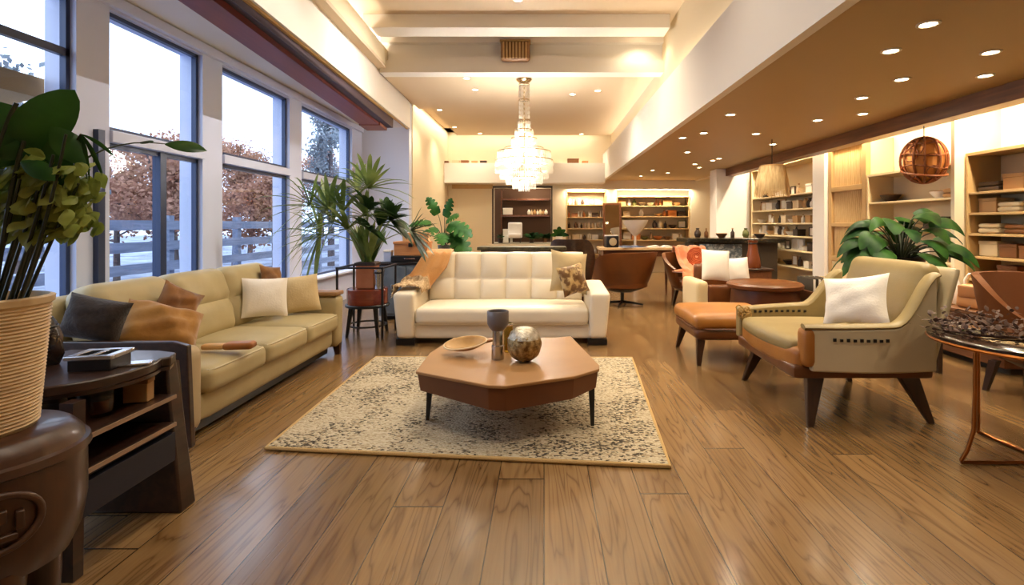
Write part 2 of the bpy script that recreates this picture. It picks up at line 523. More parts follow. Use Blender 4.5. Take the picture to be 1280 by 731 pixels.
M['base_wood'] = wood_mat('plinth_wood', (92, 56, 34), (120, 76, 48), 0.4)

# ------------------------------------------------------------------ shell
XW, XE, YB, YF = -3.7, 4.95, 14.5, -1.6
struct('floor', mkbox(XW - 0.3, XE + 0.4, YF - 0.2, YB + 1.6, -0.1, 0.0), M['floor'])

wy = [(0.9, 4.05), (4.36, 5.55), (5.89, 7.45), (7.82, 9.87)]   # window openings along the glazed wall
SILL, RAIL, HEAD = 0.55, 2.15, 3.23
bm = BM()
box(bm, XW - 0.25, XW, YF, 10.4, 0, SILL - 0.04)
box(bm, XW - 0.25, XW, YF, 10.4, HEAD, 4.6)
edges = [YF] + [v for p in wy for v in p] + [10.4]
for a, b in zip(edges[0::2], edges[1::2]):
    box(bm, XW - 0.25, XW, a, b, SILL - 0.04, HEAD)
struct('wall_left', bm, M['mullion'])
struct('trim_1', mkbox(XW - 0.02, XW + 0.14, 0.5, 10.38, SILL - 0.04, SILL + 0.0), M['mullion'], bevel=0.008)   # sill
struct('trim_2', mkbox(XW + 0.001, XW + 0.05, YF, 10.38, HEAD + 0.02, HEAD + 0.12), M['mullion'], bevel=0.008)
for n, (a, b) in enumerate(wy, 1):
    w = tag(bpy.data.objects.new('window_%d' % n, None), kind='structure'); COL.objects.link(w); w.location = (XW, (a + b) / 2, SILL)
    x0, x1 = XW - 0.10, XW - 0.05
    # white outer casing and transom
    bm = BM()
    box(bm, XW - 0.12, XW + 0.03, a, b, RAIL - 0.05, RAIL + 0.05)
    struct('window_transom', bm, M['mullion'], w, world=True, bevel=0.006)
    bm = BM(); t = 0.035
    for (p, q, z0, z1) in ((a, b, HEAD - t, HEAD), (a, a + t, RAIL + .05, HEAD), (b - t, b, RAIL + .05, HEAD), (a, b, RAIL + .05, RAIL + .09),
                           (a, b, RAIL - 0.09, RAIL - .05), (a, a + t, SILL, RAIL - .05), (b - t, b, SILL, RAIL - .05), (a, b, SILL, SILL + t)):
        box(bm, x0, x1, p, q, z0, z1)
    struct('window_frame', bm, M['frame'], w, world=True)
    bm = BM()
    mids = {1: [1.9, 2.9], 2: [5.02], 3: [], 4: []}[n]
    for y in mids: box(bm, x0 - .01, x1 + .02, y - 0.04, y + 0.04, SILL, RAIL - .05)
    if n == 1: box(bm, x0, x1, a, b, 2.72, 2.78); box(bm, x0, x1, 2.5, 2.56, RAIL, HEAD)
    if n == 2: box(bm, XW, XW + .045, 4.20, 4.265, SILL, RAIL + .03)
    if mids: struct('window_mullion', bm, M['frame'], w, world=True)
    else: bm.free()
    struct('window_pane', mkbox(XW - 0.078, XW - 0.072, a + .01, b - .01, SILL + .01, HEAD - .01), M['glass'], w, world=True)

# end of the glazed bay and the walls beyond it
struct('wall_bay_end', mkbox(XW - 0.25, -2.74, 10.4, 10.6, 0, 4.6), M['grey_wall'])
struct('wall_far_left', mkbox(-2.94, -2.72, 10.6, YB, 0, 4.6), M['cream'])
struct('wall_back', mkbox(-2.95, XE + 0.3, YB + 1.3, YB + 1.5, 0, 4.6), M['cream'])
struct('wall_right', mkbox(XE, XE + 0.2, YF, YB + 1.3, 0, 4.6), M['cream'])
struct('wall_front', mkbox(XW - 0.25, XE + 0.2, YF - 0.2, YF, 0, 4.6), M['cream'])
# back wall front skin with the display niche, the doorway and the shelf bay cut into it
bm = BM()
def back(x0, x1, z0, z1): box(bm, x0, x1, YB, YB + 0.18, z0, z1)
nx0, nx1, nz0, nz1 = -1.42, 0.20, 0.86, 2.42     # niche
back(-2.72, nx0, 0, 4.5); back(nx0, nx1, 0, nz0); back(nx0, nx1, nz1, 4.5); back(nx1, 0.62, 0, 4.5)
back(0.62, XE, 2.36, 4.5); back(1.78, 2.05, 0, 2.36); back(4.15, XE, 0, 2.36)
struct('wall_back_front', bm, M['cream'])

# window soffit with its maroon pelmet, the bulkhead and the raised centre ceiling
struct('ceiling_soffit', mkbox(XW, -2.74, YF, 10.4, 3.36, 3.6), M['white'])
bm = BM(); box(bm, -3.25, -2.92, YF, 8.9, 3.26, 3.36)
struct('trim_3', bm, M['maroon'], bevel=0.006)
struct('trim_4', mkbox(-3.27, -2.90, 8.9, 9.35, 3.25, 3.36), mat('pelmet_end', (140, 82, 62), 0.45), bevel=0.006)
struct('trim_5', mkbox(-2.92, -2.79, YF, 9.35, 3.30, 3.36), M['groove_shade'])
struct('trim_6', mkbox(-2.79, -2.755, YF, 10.38, 3.32, 3.36), M['tan_trim'])
struct('wall_bulkhead', mkbox(-2.9, -2.74, YF, 10.4, 3.6, 3.87), M['white'])
struct('wall_bulkhead_face', mkbox(-2.75, -2.72, YF, 10.42, 3.34, 3.87), M['white'])
struct('ceiling_step', mkbox(-2.9, -2.58, YF, 10.6, 3.87, 3.92), M['mid_ceiling'])
struct('wall_cove_left', mkbox(-2.62, -2.58, YF, 10.6, 3.92, 4.18), M['cream'])
struct('ceiling', mkbox(XW - 0.25, XE + 0.2, YF - 0.2, 8.25, 4.42, 4.6), M['mid_ceiling'])
struct('ceiling_far', mkbox(-2.35, 1.81, 8.36, YB - 0.62, 3.81, 4.0), M['mid_ceiling'])
struct('ceiling_far_side', mkbox(-2.62, -2.35, 8.36, 10.7, 3.81, 4.0), M['mid_ceiling'])
struct('ceiling_far_edge', mkbox(-2.72, -2.35, 8.3, YB, 4.0, 4.1), M['mid_ceiling'])
struct('ceiling_far_end', mkbox(-2.72, XE, YB - 0.62, YB, 4.0, 4.1), M['mid_ceiling'])
# the bay is not quite square to the room: its soffit edge runs in slightly towards the camera
for nm in ('ceiling_soffit', 'trim_3', 'trim_4', 'trim_5', 'trim_6', 'wall_bulkhead', 'wall_bulkhead_face', 'ceiling_step', 'wall_cove_left'):
    for v in bpy.data.objects[nm].data.vertices:
        if v.co.x > -3.5: v.co.x += .0335 * (10.4 - v.co.y)
        if nm in ('trim_3', 'trim_4', 'trim_5') and v.co.z < 3.34: v.co.z -= .028 * (v.co.y - 4.2)
# stepped fascia where the ceiling drops, with its shallow curved recess
bm = BM()
box(bm, -2.6, 1.9, 8.22, 8.36, 3.80, 4.42)
box(bm, -2.6, 1.9, 8.12, 8.22, 4.28, 4.42)
n = 24
pts = [(-2.6, 3.80), (1.9, 3.80)] + [(1.9 - 4.5 * i / n, 3.99 + 0.09 * (1 - (2 * i / n - 1) ** 2) ** 2) for i in range(n + 1)]
prism(bm, pts, 8.10, 8.22, 'Y')
struct('trim_7', bm, M['white'])
struct('trim_8', mkbox(-2.6, 1.81, 7.35, 7.72, 4.22, 4.42), M['white'], bevel=0.01)
struct('trim_9', mkbox(-2.6, 1.81, 5.55, 5.9, 4.24, 4.42), M['white'], bevel=0.01)

# lower ceiling over the display side, its fascia, and the walnut header
struct('ceiling_low', mkbox(1.69, 4.28, YF, YB, 2.64, 2.74), M['tan_ceiling'])
struct('wall_fascia', mkbox(1.66, 1.74, YF, YB - 0.05, 2.63, 3.36), M['white'])
struct('trim_10', mkbox(1.74, 1.90, YF, YB - 0.05, 3.24, 3.30), M['cream'])
struct('wall_cove_right', mkbox(1.90, 1.98, YF, YB, 2.74, 4.42), M['cream'])
struct('trim_11', mkbox(4.08, 4.28, YF, 12.0, 2.475, 2.66), M['header_wood'], bevel=0.006)
struct('ceiling_display', mkbox(4.28, XE, YF, YB, 2.86, 2.96), M['mid_ceiling'])
struct('wall_upper_right', mkbox(4.28, 4.32, YF, YB, 2.6, 2.9), M['cream'])
struct('column_far', mkbox(3.87, 4.62, 11.5, 11.95, 0, 2.64), M['white'], bevel=0.01)

# ledge on the back wall
struct('trim_12', mkbox(-2.71, 1.66, YB - 0.6, YB, 2.52, 3.06), M['white'])
struct('trim_13', mkbox(-2.6, -1.45, YB - 0.04, YB, 2.40, 2.52), M['tan_trim'])
struct('baseboard_right', mkbox(XE - 0.04, XE, YF, YB, 0.0, 0.12), M['base_wood'])

# ------------------------------------------------------------------ outside
snow = mat('frosty_ground', (150, 162, 188), 0.9, c2=(84, 94, 116), scale=0.8, bump=0.2, bscale=4)
struct('ground', mkbox(-60, XW - 0.25, -25, 70, -0.35, -0.15), snow)
bark = mat('bark', (62, 54, 60), 0.9, c2=(92, 80, 80), scale=14, stretch=(1, 1, 0.2), bump=0.4, bscale=18)
rust = leaf_mat('hazed_rusty_leaves', (140, 96, 80), (182, 142, 124), 0.7, 1.2, 0.3)  # rust tone lightened, outdoor haze put into the leaf colour
bare = leaf_mat('grey_twigs', (120, 108, 116), (150, 134, 134), 0.8, 1.2, 0.2)
ever = leaf_mat('evergreen_needles', (96, 108, 118), (140, 150, 160), 0.8, 1.0, 0.2)

def tree(x, y, h, crown, seed, kind, label):
    rng = random.Random(seed)
    t = thing('garden_tree', label, 'tree', (x, y, -0.15), group=None)
    bm = BM(); tips = []
    tube(bm, [(0, 0, 0), (rng.uniform(-.1, .1), rng.uniform(-.1, .1), h * .4), (rng.uniform(-.2, .2), rng.uniform(-.2, .2), h * .95)], [h * .022, h * .017, h * .004], 8)
    for i in range(16):
        z = h * (0.28 + 0.6 * i / 16); a = rng.uniform(0, 2 * PI); L = crown * rng.uniform(.6, 1.0) * (1.1 - 0.6 * i / 16)
        d = Vector((math.cos(a), math.sin(a), rng.uniform(.25, .8))).normalized()
        p0 = Vector((0, 0, z)); p2 = p0 + d * L; p1 = p0 + d * L * .5 + Vector((0, 0, -.06 * L))
        tube(bm, [p0, p1, p2], [h * .008, h * .005, h * .0015], 5); tips.append((p0, p1, p2))
        for _ in range(3):
            f = rng.uniform(.4, .95); q = p0.lerp(p2, f); a2 = rng.uniform(0, 2 * PI)
            q2 = q + Vector((math.cos(a2), math.sin(a2), rng.uniform(-.1, .6))).normalized() * L * .4
            tube(bm, [q, q2], [h * .003, h * .001], 4); tips.append((q, q.lerp(q2, .5), q2))
    obj('trunk', bm, bark, t)
    bm = BM()
    cnt = {'rust': 110, 'bare': 34, 'ever': 80}[kind]
    for (a, b, c) in tips:
        for _ in range(cnt):
            p = a.lerp(c, rng.uniform(.25, 1.05)) + Vector((rng.gauss(0, .17), rng.gauss(0, .17), rng.gauss(0, .15)))
            s = rng.uniform(.035, .075) * (1.1 if kind == 'ever' else 1)
            d = Vector((rng.uniform(-1, 1), rng.uniform(-1, 1), rng.uniform(-1, 1))).normalized(); e2 = d.orthogonal().normalized()
            vs = [bm.verts.new(p + q) for q in (-d * s, e2 * s * .55, d * s, -e2 * s * .55)]
            bm.faces.new(vs)
    obj('foliage', bm, {'rust': rust, 'bare': bare, 'ever': ever}[kind], t, smooth=False)
    return t

TREES = [(-9.2, 8.3, 4.7, 1.5, 1, 'ever', 'pale frosted evergreen outside the window behind the potted leafy plant'),
         (-9.2, 12.2, 3.6, 1.6, 2, 'rust', 'rusty autumn tree outside the two-part window above the sofa, nearest the dark frame'),
         (-8.3, 15.8, 3.5, 1.4, 3, 'rust', 'smaller rusty tree with a dark trunk outside, close behind the grey fence'),
         (-14.0, 19.5, 4.8, 2.2, 4, 'rust', 'broad rust-brown tree beyond the fence, farther from the glass'),
         (-11.0, 18.2, 4.6, 1.8, 5, 'rust', 'brownish tree seen through the third window pane beside a pale trunk'),
         (-13.5, 23.5, 5.2, 1.8, 6, 'bare', 'grey twiggy tree seen through the third window'),
         (-10.4, 27.5, 5.6, 1.9, 7, 'bare', 'bare grey tree rising behind the palm in the last window'),
         (-7.9, 19.0, 6.2, 1.2, 10, 'ever', 'pale blue-grey evergreen rising to the top of the last window'),
         (-11.6, 13.9, 3.8, 1.7, 11, 'rust', 'rust-coloured bush-like tree low behind the window with the dark frame'),
         (-13.0, 30.0, 6.4, 2.6, 8, 'rust', 'distant brown tree outside, beyond the last window'),
         (-16.5, 16.0, 5.2, 2.2, 9, 'bare', 'distant bare grey tree far behind the rusty trees')]
for a in TREES: tree(*a)

fm = mat('weathered_fence', (104, 114, 136), 0.8, c2=(136, 144, 164), scale=5, stretch=(3, .3, 3), bump=.2)
ft = thing('rail_fence', 'blue-grey wooden rail fence standing in the snow outside the windows', 'fence', (-6.6, 11, -0.15))
for y in range(5, 25, 2):
    obj('post', mkbox(-6.66, -6.54, y - .06, y + .06, -0.15, 1.55), fm, ft, smooth=False, world=True)
for z in (0.25, 0.6, 0.95, 1.3):
    obj('rail', mkbox(-6.54, -6.50, 4.5, 24.0, z, z + 0.16), fm, ft, smooth=False, world=True)
sh = thing('garden_shed', 'pale blue-white shed with a flat roof outside the last window', 'shed', (-8.2, 26, -0.15))
obj('wall', mkbox(-9.6, -7.2, 24.9, 27.0, -0.15, 1.75), mat('pale_boards', (196, 206, 220), 0.8, c2=(176, 186, 204), scale=8, stretch=(6, 6, .3)), sh, smooth=False, world=True)
obj('roof', mkbox(-9.8, -7.0, 24.7, 27.2, 1.75, 1.9), fm, sh, smooth=False, world=True)
obj('door', mkbox(-8.6, -7.9, 24.86, 24.9, -0.15, 1.45), mat('shed_door', (92, 108, 132), 0.7), sh, smooth=False, world=True)
# awning over the first window
aw = BM(); pts = []
n = 14
for i in range(n + 1):
    t = i / n; pts.append((XW - 0.3 - 0.55 * t, 2.56 - 0.26 * t * t))
for i in range(n, -1, -1):
    t = i / n; pts.append((XW - 0.3 - 0.55 * t, 2.40 - 0.20 * t * t))
prism(aw, pts, 3.0, 4.1, 'Y')
at = thing('window_awning', 'beige curved fabric awning outside the glass behind the tall potted plant', 'awning', (XW - .3, 3.5, 2.4))
obj('canopy', aw, mat('awning_cloth', (166, 132, 88), 0.8, bump=.1), at, world=True)
bm = BM()
for y in (3.05, 4.05): tube(bm, [(XW - .25, y, 2.25), (XW - .82, y, 2.3)], .012, 6)
obj('frame', bm, M['frame'], at, world=True)
# ------------------------------------------------------------------ materials for furniture
M['olive'] = mat('olive_leather', (184, 168, 126), 0.48, c2=(172, 156, 116), scale=3, bump=0.08, bscale=120)
M['olive_dk'] = mat('olive_piping', (214, 202, 168), 0.6)
M['taupe'] = mat('taupe_leather', (176, 156, 122), 0.45, bump=0.08, bscale=100)
M['black'] = mat('black_lacquer', (24, 22, 24), 0.35)
M['navy'] = mat('navy_panel', (22, 24, 40), 0.5)
M['steel'] = mat('brushed_steel', (196, 196, 200), 0.22, 1.0)
M['mustard'] = mat('mustard_cloth', (172, 124, 56), 0.75, c2=(152, 104, 44), scale=5, bump=0.25, bscale=30, sheen=.3)
M['brownpil'] = mat('bronze_cloth', (142, 92, 34), 0.7, c2=(112, 70, 26), scale=7, bump=0.25, bscale=30, sheen=.3)
M['whitecloth'] = mat('white_cloth', (238, 230, 218), 0.85, bump=0.18, bscale=60, sheen=.2)
M['beigecloth'] = mat('beige_cloth', (206, 184, 140), 0.85, bump=0.18, bscale=60, sheen=.2)
M['charcoal'] = mat('charcoal_plush', (54, 41, 34), 0.9, c2=(38, 30, 26), scale=20, bump=0.5, bscale=60, sheen=.15)
M['darkleather'] = mat('glossy_dark_leather', (48, 34, 30), 0.25, c2=(30, 22, 20), scale=9, bump=0.3, bscale=14)

# ------------------------------------------------------------------ long sofa under the windows
sf = thing('three_seat_sofa', 'long olive-beige leather sofa standing under the windows', 'sofa', (-2.75, 4.35, 0))
XF, XB, Y0, Y1 = -2.16, -3.38, 3.12, 5.62
obj('base', soft(BM(), 1.10, 2.10, 0.20, 0.05, ((XF + XB) / 2 - .005, (3.32 + 5.42) / 2, 0.20), n=8), M['olive'], sf, world=True)
cl = (5.42 - 3.32) / 3
for i in range(3):
    yc = 3.32 + cl * (i + .5)
    s = obj('seat_cushion', soft(BM(), 0.80, cl - .012, 0.17, 0.055, (XF - .40, yc, 0.375), puff=0.03, n=14), M['olive'], sf, world=True)
    bm = BM(); z = 0.445; r = .05; x1 = XF - .012; y0, y1 = yc - cl / 2 + .03, yc + cl / 2 - .03
    tube(bm, [(x1 - .70, y0, z + .004), (x1 - .02, y0 + .003, z), (x1, y0 + .03, z), (x1, y1 - .03, z), (x1 - .02, y1 - .003, z), (x1 - .70, y1, z + .004)], .006, 6)
    obj('piping', bm, M['olive_dk'], s, world=True)
for i in range(3):
    yc = 3.32 + cl * (i + .5)
    def fold(p, u, v, w):
        # pleat line across the middle and gathers at the lower corners
        if u > -.3:
            p.x -= 0.035 * math.exp(-((w + .05) / .10) ** 2) * (u + .3) / 1.3
            p.x += 0.006 * math.sin(9 * v + 4 * w) * (1 - w * w)
        return p
    Mx = place((-2.98, yc, 0.70), 0, math.radians(-14), 0)
    obj('back_cushion', soft(BM(), 0.26, cl - .01, 0.60, 0.10, (0, 0, 0), puffs=0.035, n=18, M=Mx, fn=fold), M['olive'], sf, world=True)
obj('backrest', soft(BM(), 0.22, 2.30, 0.78, 0.07, (-3.25, 4.37, 0.52), n=8, M=None), M['olive'], sf, world=True)
def arm(y, far):
    bm = BM()
    def fl(p, u, v, w):
        p.y += (0.035 if far else -0.035) * max(0, w) ** 2 * (1 if (v > 0) == far else 0)
        if w > 0: p.z += -0.05 * max(0, -u) * 0 + 0.0
        return p
    soft(bm, 1.12, 0.20, 0.56, 0.075, ((XF + XB) / 2 + .02, y, 0.36), n=12, fn=fl)
    return bm
a1 = obj('armrest', arm(3.22, False), M['taupe'], sf, world=True, label='taupe leather armrest')
obj('arm_panel', prism(BM(), [(-2.16, .05), (-2.125, .05), (-2.15, .665), (-2.24, .69), (-3.2, .69), (-3.2, .62), (-2.20, .58)], 3.085, 3.125, 'Y'), M['walnut_dark'], a1, world=True, bevel=.006)
a2 = obj('armrest', arm(5.52, True), M['olive'], sf, world=True)
obj('arm_cap', soft(BM(), 1.0, 0.22, 0.05, 0.02, (-2.70, 5.53, 0.655), n=8), mat('arm_cap_leather', (150, 112, 70), .4), a2, world=True, label='tan arm cap')
for (x, y) in ((-2.24, 3.2), (-2.24, 5.54), (-3.25, 3.2), (-3.25, 5.54)):
    obj('leg', leg(BM(), (x, y, 0.13), (x + .01, y, 0.0), .08, .08, .05, .05), M['walnut_dark'], sf, world=True, smooth=False)
obj('plinth', mkbox(-3.2, -2.30, 3.3, 5.44, 0.03, 0.12), M['black'], sf, world=True, smooth=False)

def cushion(name, label, m, c, w, h, t, rx, ry, rz, seed=1, wr=.12, group=None, pinch=.1, extra=None):
    bm = pillow(BM(), w, h, t, place((0, 0, 0), rx, ry, rz), wrinkle=wr, seed=seed, pinch=pinch)
    o = single(name, bm, m, label, 'pillow', c, group=group, angle=60)
    return o
R = math.radians
cushion('mustard_cushion', 'crumpled mustard cushion slumped on the seat of the long olive sofa', M['mustard'], (-2.66, 3.56, 0.64), .46, .34, .25, R(-40), R(20), R(42), 3, .28, pinch=.04)
cushion('bronze_cushion', 'small bronze cushion tucked behind the mustard one on the long sofa', M['brownpil'], (-2.76, 3.84, 0.72), .30, .30, .16, R(-14), R(30), R(55), 5, .25)
cushion('white_cushion', 'square white cushion with a centre seam on the long olive sofa', M['whitecloth'], (-2.74, 5.02, 0.66), .40, .38, .13, R(-16), R(3), R(38), 7, .08, pinch=.06)
cushion('beige_cushion', 'beige cushion leaning between the white cushion and the sofa arm', M['beigecloth'], (-2.58, 5.24, 0.645), .38, .38, .13, R(-14), R(-4), R(34), 8, .08, pinch=.06)
cushion('brown_cushion', 'little brown cushion peeking over the back corner of the long sofa', M['brownpil'], (-2.78, 5.22, 0.86), .26, .24, .10, R(-20), R(10), R(70), 9, .2)
cushion('charcoal_cushion', 'dark charcoal plush cushion propped on the near arm of the olive sofa', M['charcoal'], (-2.80, 3.18, 0.76), .34, .27, .20, R(-10), R(14), R(14), 11, .12, pinch=.06)

for nm in ('beige_cushion', 'white_cushion', 'brown_cushion', 'bronze_cushion', 'mustard_cushion'):
    prev = [bpy.data.objects[q] for q in {'white_cushion': ['beige_cushion'], 'mustard_cushion': ['bronze_cushion'], 'brown_cushion': ['beige_cushion', 'white_cushion']}.get(nm, [])]
    settle(bpy.data.objects[nm], [sf] + prev, {'white_cushion': (.6, -1, .35), 'brown_cushion': (-.2, 0, 1), 'beige_cushion': (1, -.2, .5)}.get(nm, (.35, -.35, 1)))
settle(bpy.data.objects['charcoal_cushion'], [sf], (.3, -.1, 1))
bt = thing('wooden_brush', 'wooden paddle brush with a dark tip lying on the front sofa seat', 'brush', (-2.25, 3.68, 0.503), R(8))
obj('paddle', soft(BM(), .20, .11, .05, .022, (.06, 0, .025), n=10), mat('brush_beech', (176, 116, 56), .4, c2=(150, 92, 42), scale=10), bt)
obj('handle', soft(BM(), .16, .07, .04, .018, (-.11, 0, .022), n=8), mat('brush_pale', (212, 168, 110), .4), bt)

# ------------------------------------------------------------------ dark shelved table beside the sofa
st = thing('shelved_side_table', 'dark walnut side table with a rounded top and open shelves beside the sofa', 'side table', (-2.1, 2.3, 0))
pts = [(-2.42, 2.62), (-1.95, 2.60), (-1.84, 2.56), (-1.80, 2.47)] + [(-2.13 + .335 * math.cos(a), 2.30 + .34 * math.sin(a)) for a in [R(25 - k * 12) for k in range(0, 16)]] + [(-2.44, 2.2)]
obj('table_top', prism(BM(), pts, 0.715, 0.76), M['walnut_dark'], st, world=True, bevel=.008)
obj('apron', prism(BM(), [(x * .97 - .05, (y - 2.35) * .9 + 2.35) for x, y in pts], 0.70, 0.7149), M['walnut_dark'], st, world=True)
ep = obj('end_panel', prism(BM(), [(2.585, 0), (2.475, 0.0), (2.50, .30), (2.515, .55), (2.535, .752), (2.60, .752), (2.60, .5)], -2.30, -1.755, 'X'), M['walnut_dark'], st, world=True, bevel=.01)
for v in ep.data.vertices: v.co.x -= .115 * v.co.z / .75 * (1 if v.co.x > 0 else 0)
edge = mat('shelf_edge', (150, 122, 100), .35)
for z in (0.548, 0.413):
    s = obj('shelf', mkbox(-2.36, -1.80, 1.99, 2.50, z, z + .022), M['walnut_dark'], st, world=True, smooth=False)
    obj('edge_strip', mkbox(-1.80, -1.793, 1.99, 2.50, z + .004, z + .022), edge, s, world=True, smooth=False)
obj('back_panel', mkbox(-2.39, -2.36, 1.99, 2.52, 0.26, 0.70), M['navy'], st, world=True, smooth=False)
obj('drawer_panel', mkbox(-1.84, -1.80, 1.99, 2.50, 0.25, 0.385), M['navy'], st, world=True, smooth=False)
for (x, y) in ((-2.34, 2.02), (-1.86, 2.02)):
    obj('leg', leg(BM(), (x, y, .70), (x, y, 0), .055, .055, .045, .045), M['walnut_dark'], st, world=True, smooth=False)
obj('leg', leg(BM(), (-2.34, 2.56, .70), (-2.34, 2.56, 0), .05, .05, .045, .045), M['walnut_dark'], st, world=True, smooth=False)

# things on and in it
tr = thing('metal_tray_box', 'small black box with an open silver lid on the dark side table', 'box', (-1.985, 2.29, 0.76), R(8))
obj('box_body', mkbox(-.085, .085, -.07, .07, 0, .05), M['black'], tr, bevel=.004)
bm = BM()
for (x0, x1, y0, y1) in ((-.095, .095, -.08, -.055), (-.095, .095, .055, .08), (-.095, -.06, -.055, .055), (.06, .095, -.055, .055), (-.012, .012, -.055, .055)): box(bm, x0, x1, y0, y1, .05, .068)
obj('lid_frame', bm, M['steel'], tr, bevel=.003)
pd = thing('silver_card_case', 'flat silver card case lying in front of the black box on the dark table', 'card case', (-1.855, 2.33, 0.76), R(20))
obj('case_body', mkbox(-.06, .06, -.035, .035, 0, .012), M['steel'], pd, bevel=.004)
obj('hinge', tube(BM(), [(-.06, -.035, .007), (-.06, .035, .007)], .005, 8), M['black'], pd)
pc = thing('leather_pouch', 'glossy dark brown leather pouch standing on the dark side table beside the planter', 'pouch', (-2.31, 2.33, 0.76))
obj('pouch_body', lathe(BM(), [(0, 0), (.085, 0), (.105, .05), (.10, .12), (.075, .19), (.06, .215), (.05, .21), (.04, .19), (0, .18)], seg=28, sy=.7, wob=lambda a, z: 1 + .07 * math.sin(5 * a + 20 * z) + .05 * math.sin(9 * a)), M['darkleather'], pc)
obj('cord', tube(BM(), [(.085 * math.cos(a), .06 * math.sin(a), .175) for a in [i * PI / 12 for i in range(24)]], .005, 6, closed=True), M['black'], pc)
tb = thing('glass_tumbler', 'clear glass tumbler with amber liquid on the dark table shelf', 'glass', (-1.92, 2.22, 0.572))
obj('glass_cup', lathe(BM(), [(0, 0), (.036, 0), (.042, .02), (.045, .11), (.042, .11), (.038, .02), (0, .015)], seg=24), glass_mat('tumbler_glass', (225, 225, 220)), tb)
obj('liquid', lathe(BM(), [(0, .016), (.036, .017), (.040, .07), (0, .07)], seg=24), mat('amber_liquid', (120, 60, 20), .1, trans=.4), tb)
jr = thing('dark_canister', 'black lidded canister on the shelf of the dark side table', 'canister', (-2.06, 2.16, 0.572))
obj('canister_body', lathe(BM(), [(0, 0), (.06, 0), (.062, .09), (0, .09)], seg=24), M['black'], jr)
obj('lid', lathe(BM(), [(0, .09), (.064, .09), (.064, .105), (.02, .112), (.012, .125), (0, .127)], seg=24), M['darkleather'], jr)
bx = thing('kraft_box', 'small tan cardboard box on the shelf of the dark side table', 'box', (-1.90, 2.40, 0.572), R(12))
obj('box_body', mkbox(-.05, .05, -.03, .03, 0, .085), mat('kraft', (168, 128, 80), .8, bump=.1), bx, bevel=.003)
obj('lid', mkbox(-.053, .053, -.033, .033, .085, .105), mat('kraft_lid', (140, 100, 60), .8), bx, bevel=.003)

# ------------------------------------------------------------------ carved stool and planter
cs = thing('carved_stool', 'carved brown wooden trunk stool under the big ribbed planter', 'stool', (-1.83, 1.68, 0))
cw = wood_mat('carved_wood', (46, 27, 17), (76, 46, 28), .38, 'Z', .6, coat=.2)
obj('stool_body', lathe(BM(), [(0, .27), (.15, .27), (.205, .29), (.235, .36), (.25, .46), (.25, .60), (.24, .68), (.215, .71), (.20, .72), (0, .72)], seg=40, wob=lambda a, z: 1 + .012 * math.sin(4 * a)), cw, cs)
obj('collar', lathe(BM(), [(.243, .62), (.262, .63), (.258, .655), (.24, .66)], seg=40), cw, cs)
bm = BM()
ca = R(-38)
Mx = Matrix.Rotation(ca, 4, 'Z') @ Matrix.Translation((.245, 0, .50))
tube(bm, [Mx @ Vector((.008 - .05 * (math.cos(a)) ** 2 * .35, .10 * math.cos(a), .085 * math.sin(a))) for a in [i * 2 * PI / 28 for i in range(28)]], .012, 6, closed=True)
for (y, z, w, h) in ((-.03, .012, .025, .05), (.012, .02, .02, .04), (.05, .0, .02, .055), (0, -.045, .09, .02)):
    box(bm, -.02, .018, y - w / 2, y + w / 2, z - h / 2, z + h / 2, Mx)
obj('carving', bm, cw, cs, bevel=.004)
for k, a in enumerate((-35, 85, 205)):
    ca, sa = math.cos(R(a)), math.sin(R(a))
    obj('leg', tube(BM(), [(.145 * ca, .145 * sa, .31), (.165 * ca, .165 * sa, .14), (.16 * ca, .16 * sa, 0)], [.075, .06, .055], 10), cw, cs)

pl = thing('tall_leafy_plant', 'tall dark-leaved plant in a cream ribbed planter on the carved stool', 'plant', (-1.865, 1.68, 0.72))
prof = [(0, 0), (.145, 0)]
N = 34
for i in range(N * 4 + 1):
    z = .01 + .40 * i / (N * 4); t = i / (N * 4)
    prof.append((.150 + .032 * t + .0028 * math.sin(2 * PI * i / 4), z))
prof += [(.19, .415), (.192, .435), (.178, .44), (.172, .40), (0, .39)]
obj('planter', lathe(BM(), prof, seg=48), mat('ribbed_ceramic', (222, 196, 154), .55, c2=(206, 178, 136), scale=6, stretch=(1, 1, 6), bump=.1), pl)
obj('soil', lathe(BM(), [(0, .405), (.172, .405)], seg=32), mat('soil', (60, 42, 28), .95, bump=.5), pl)
dkleaf = leaf_mat('dark_leaf', (30, 64, 24), (54, 96, 36), .3, 5, .2)
lime = leaf_mat('lime_leaf', (116, 132, 52), (164, 172, 90), .45, 9, .35)
stemm = mat('plant_stem', (40, 46, 26), .5)
rng = random.Random(4)
bm = BM()
tips = []
for k in range(11):
    tx = .10 + .024 * k + rng.uniform(-.01, .01); ty = rng.uniform(-.06, .10); tz = rng.uniform(.78, .98)
    p0 = (.0 + .0155 * k, ty * .5, .40)
    tube(bm, bez(p0, (p0[0] * .6 + tx * .5, ty * .7, .65), (tx, ty, tz), 8), [.0065 - .0003 * i for i in range(9)], 6)
tube(bm, bez((.10, -.04, .4), (.15, -.04, .8), (.18, -.02, .95), 8), .007, 6)
tube(bm, bez((.06, -.06, .4), (.10, -.06, .9), (.165, -.03, 1.07), 8), .007, 6)
tube(bm, bez((.03, .04, .4), (.12, .10, 1.02), (.40, .30, .99), 14), [.006 - .0003 * i for i in range(15)], 6)
tube(bm, bez((.10, .02, .4), (.2, .05, .85), (.32, .03, .98), 12), .004, 6)
obj('stem', bm, stemm, pl)
hrt = lambda t: (math.sin(PI * min(1, .16 + t * .84)) ** .6) * (1 - .2 * t)
bm = BM()
leaf(bm, (.18, -.02, .94), (.60, .05, .72), (.75, -.75, -.2), .24, .15, .02, .12, prof=hrt)
leaf(bm, (.165, -.03, 1.06), (-.22, -.1, -1), (.75, -.75, 0), .21, .18, .0, .12, prof=hrt)
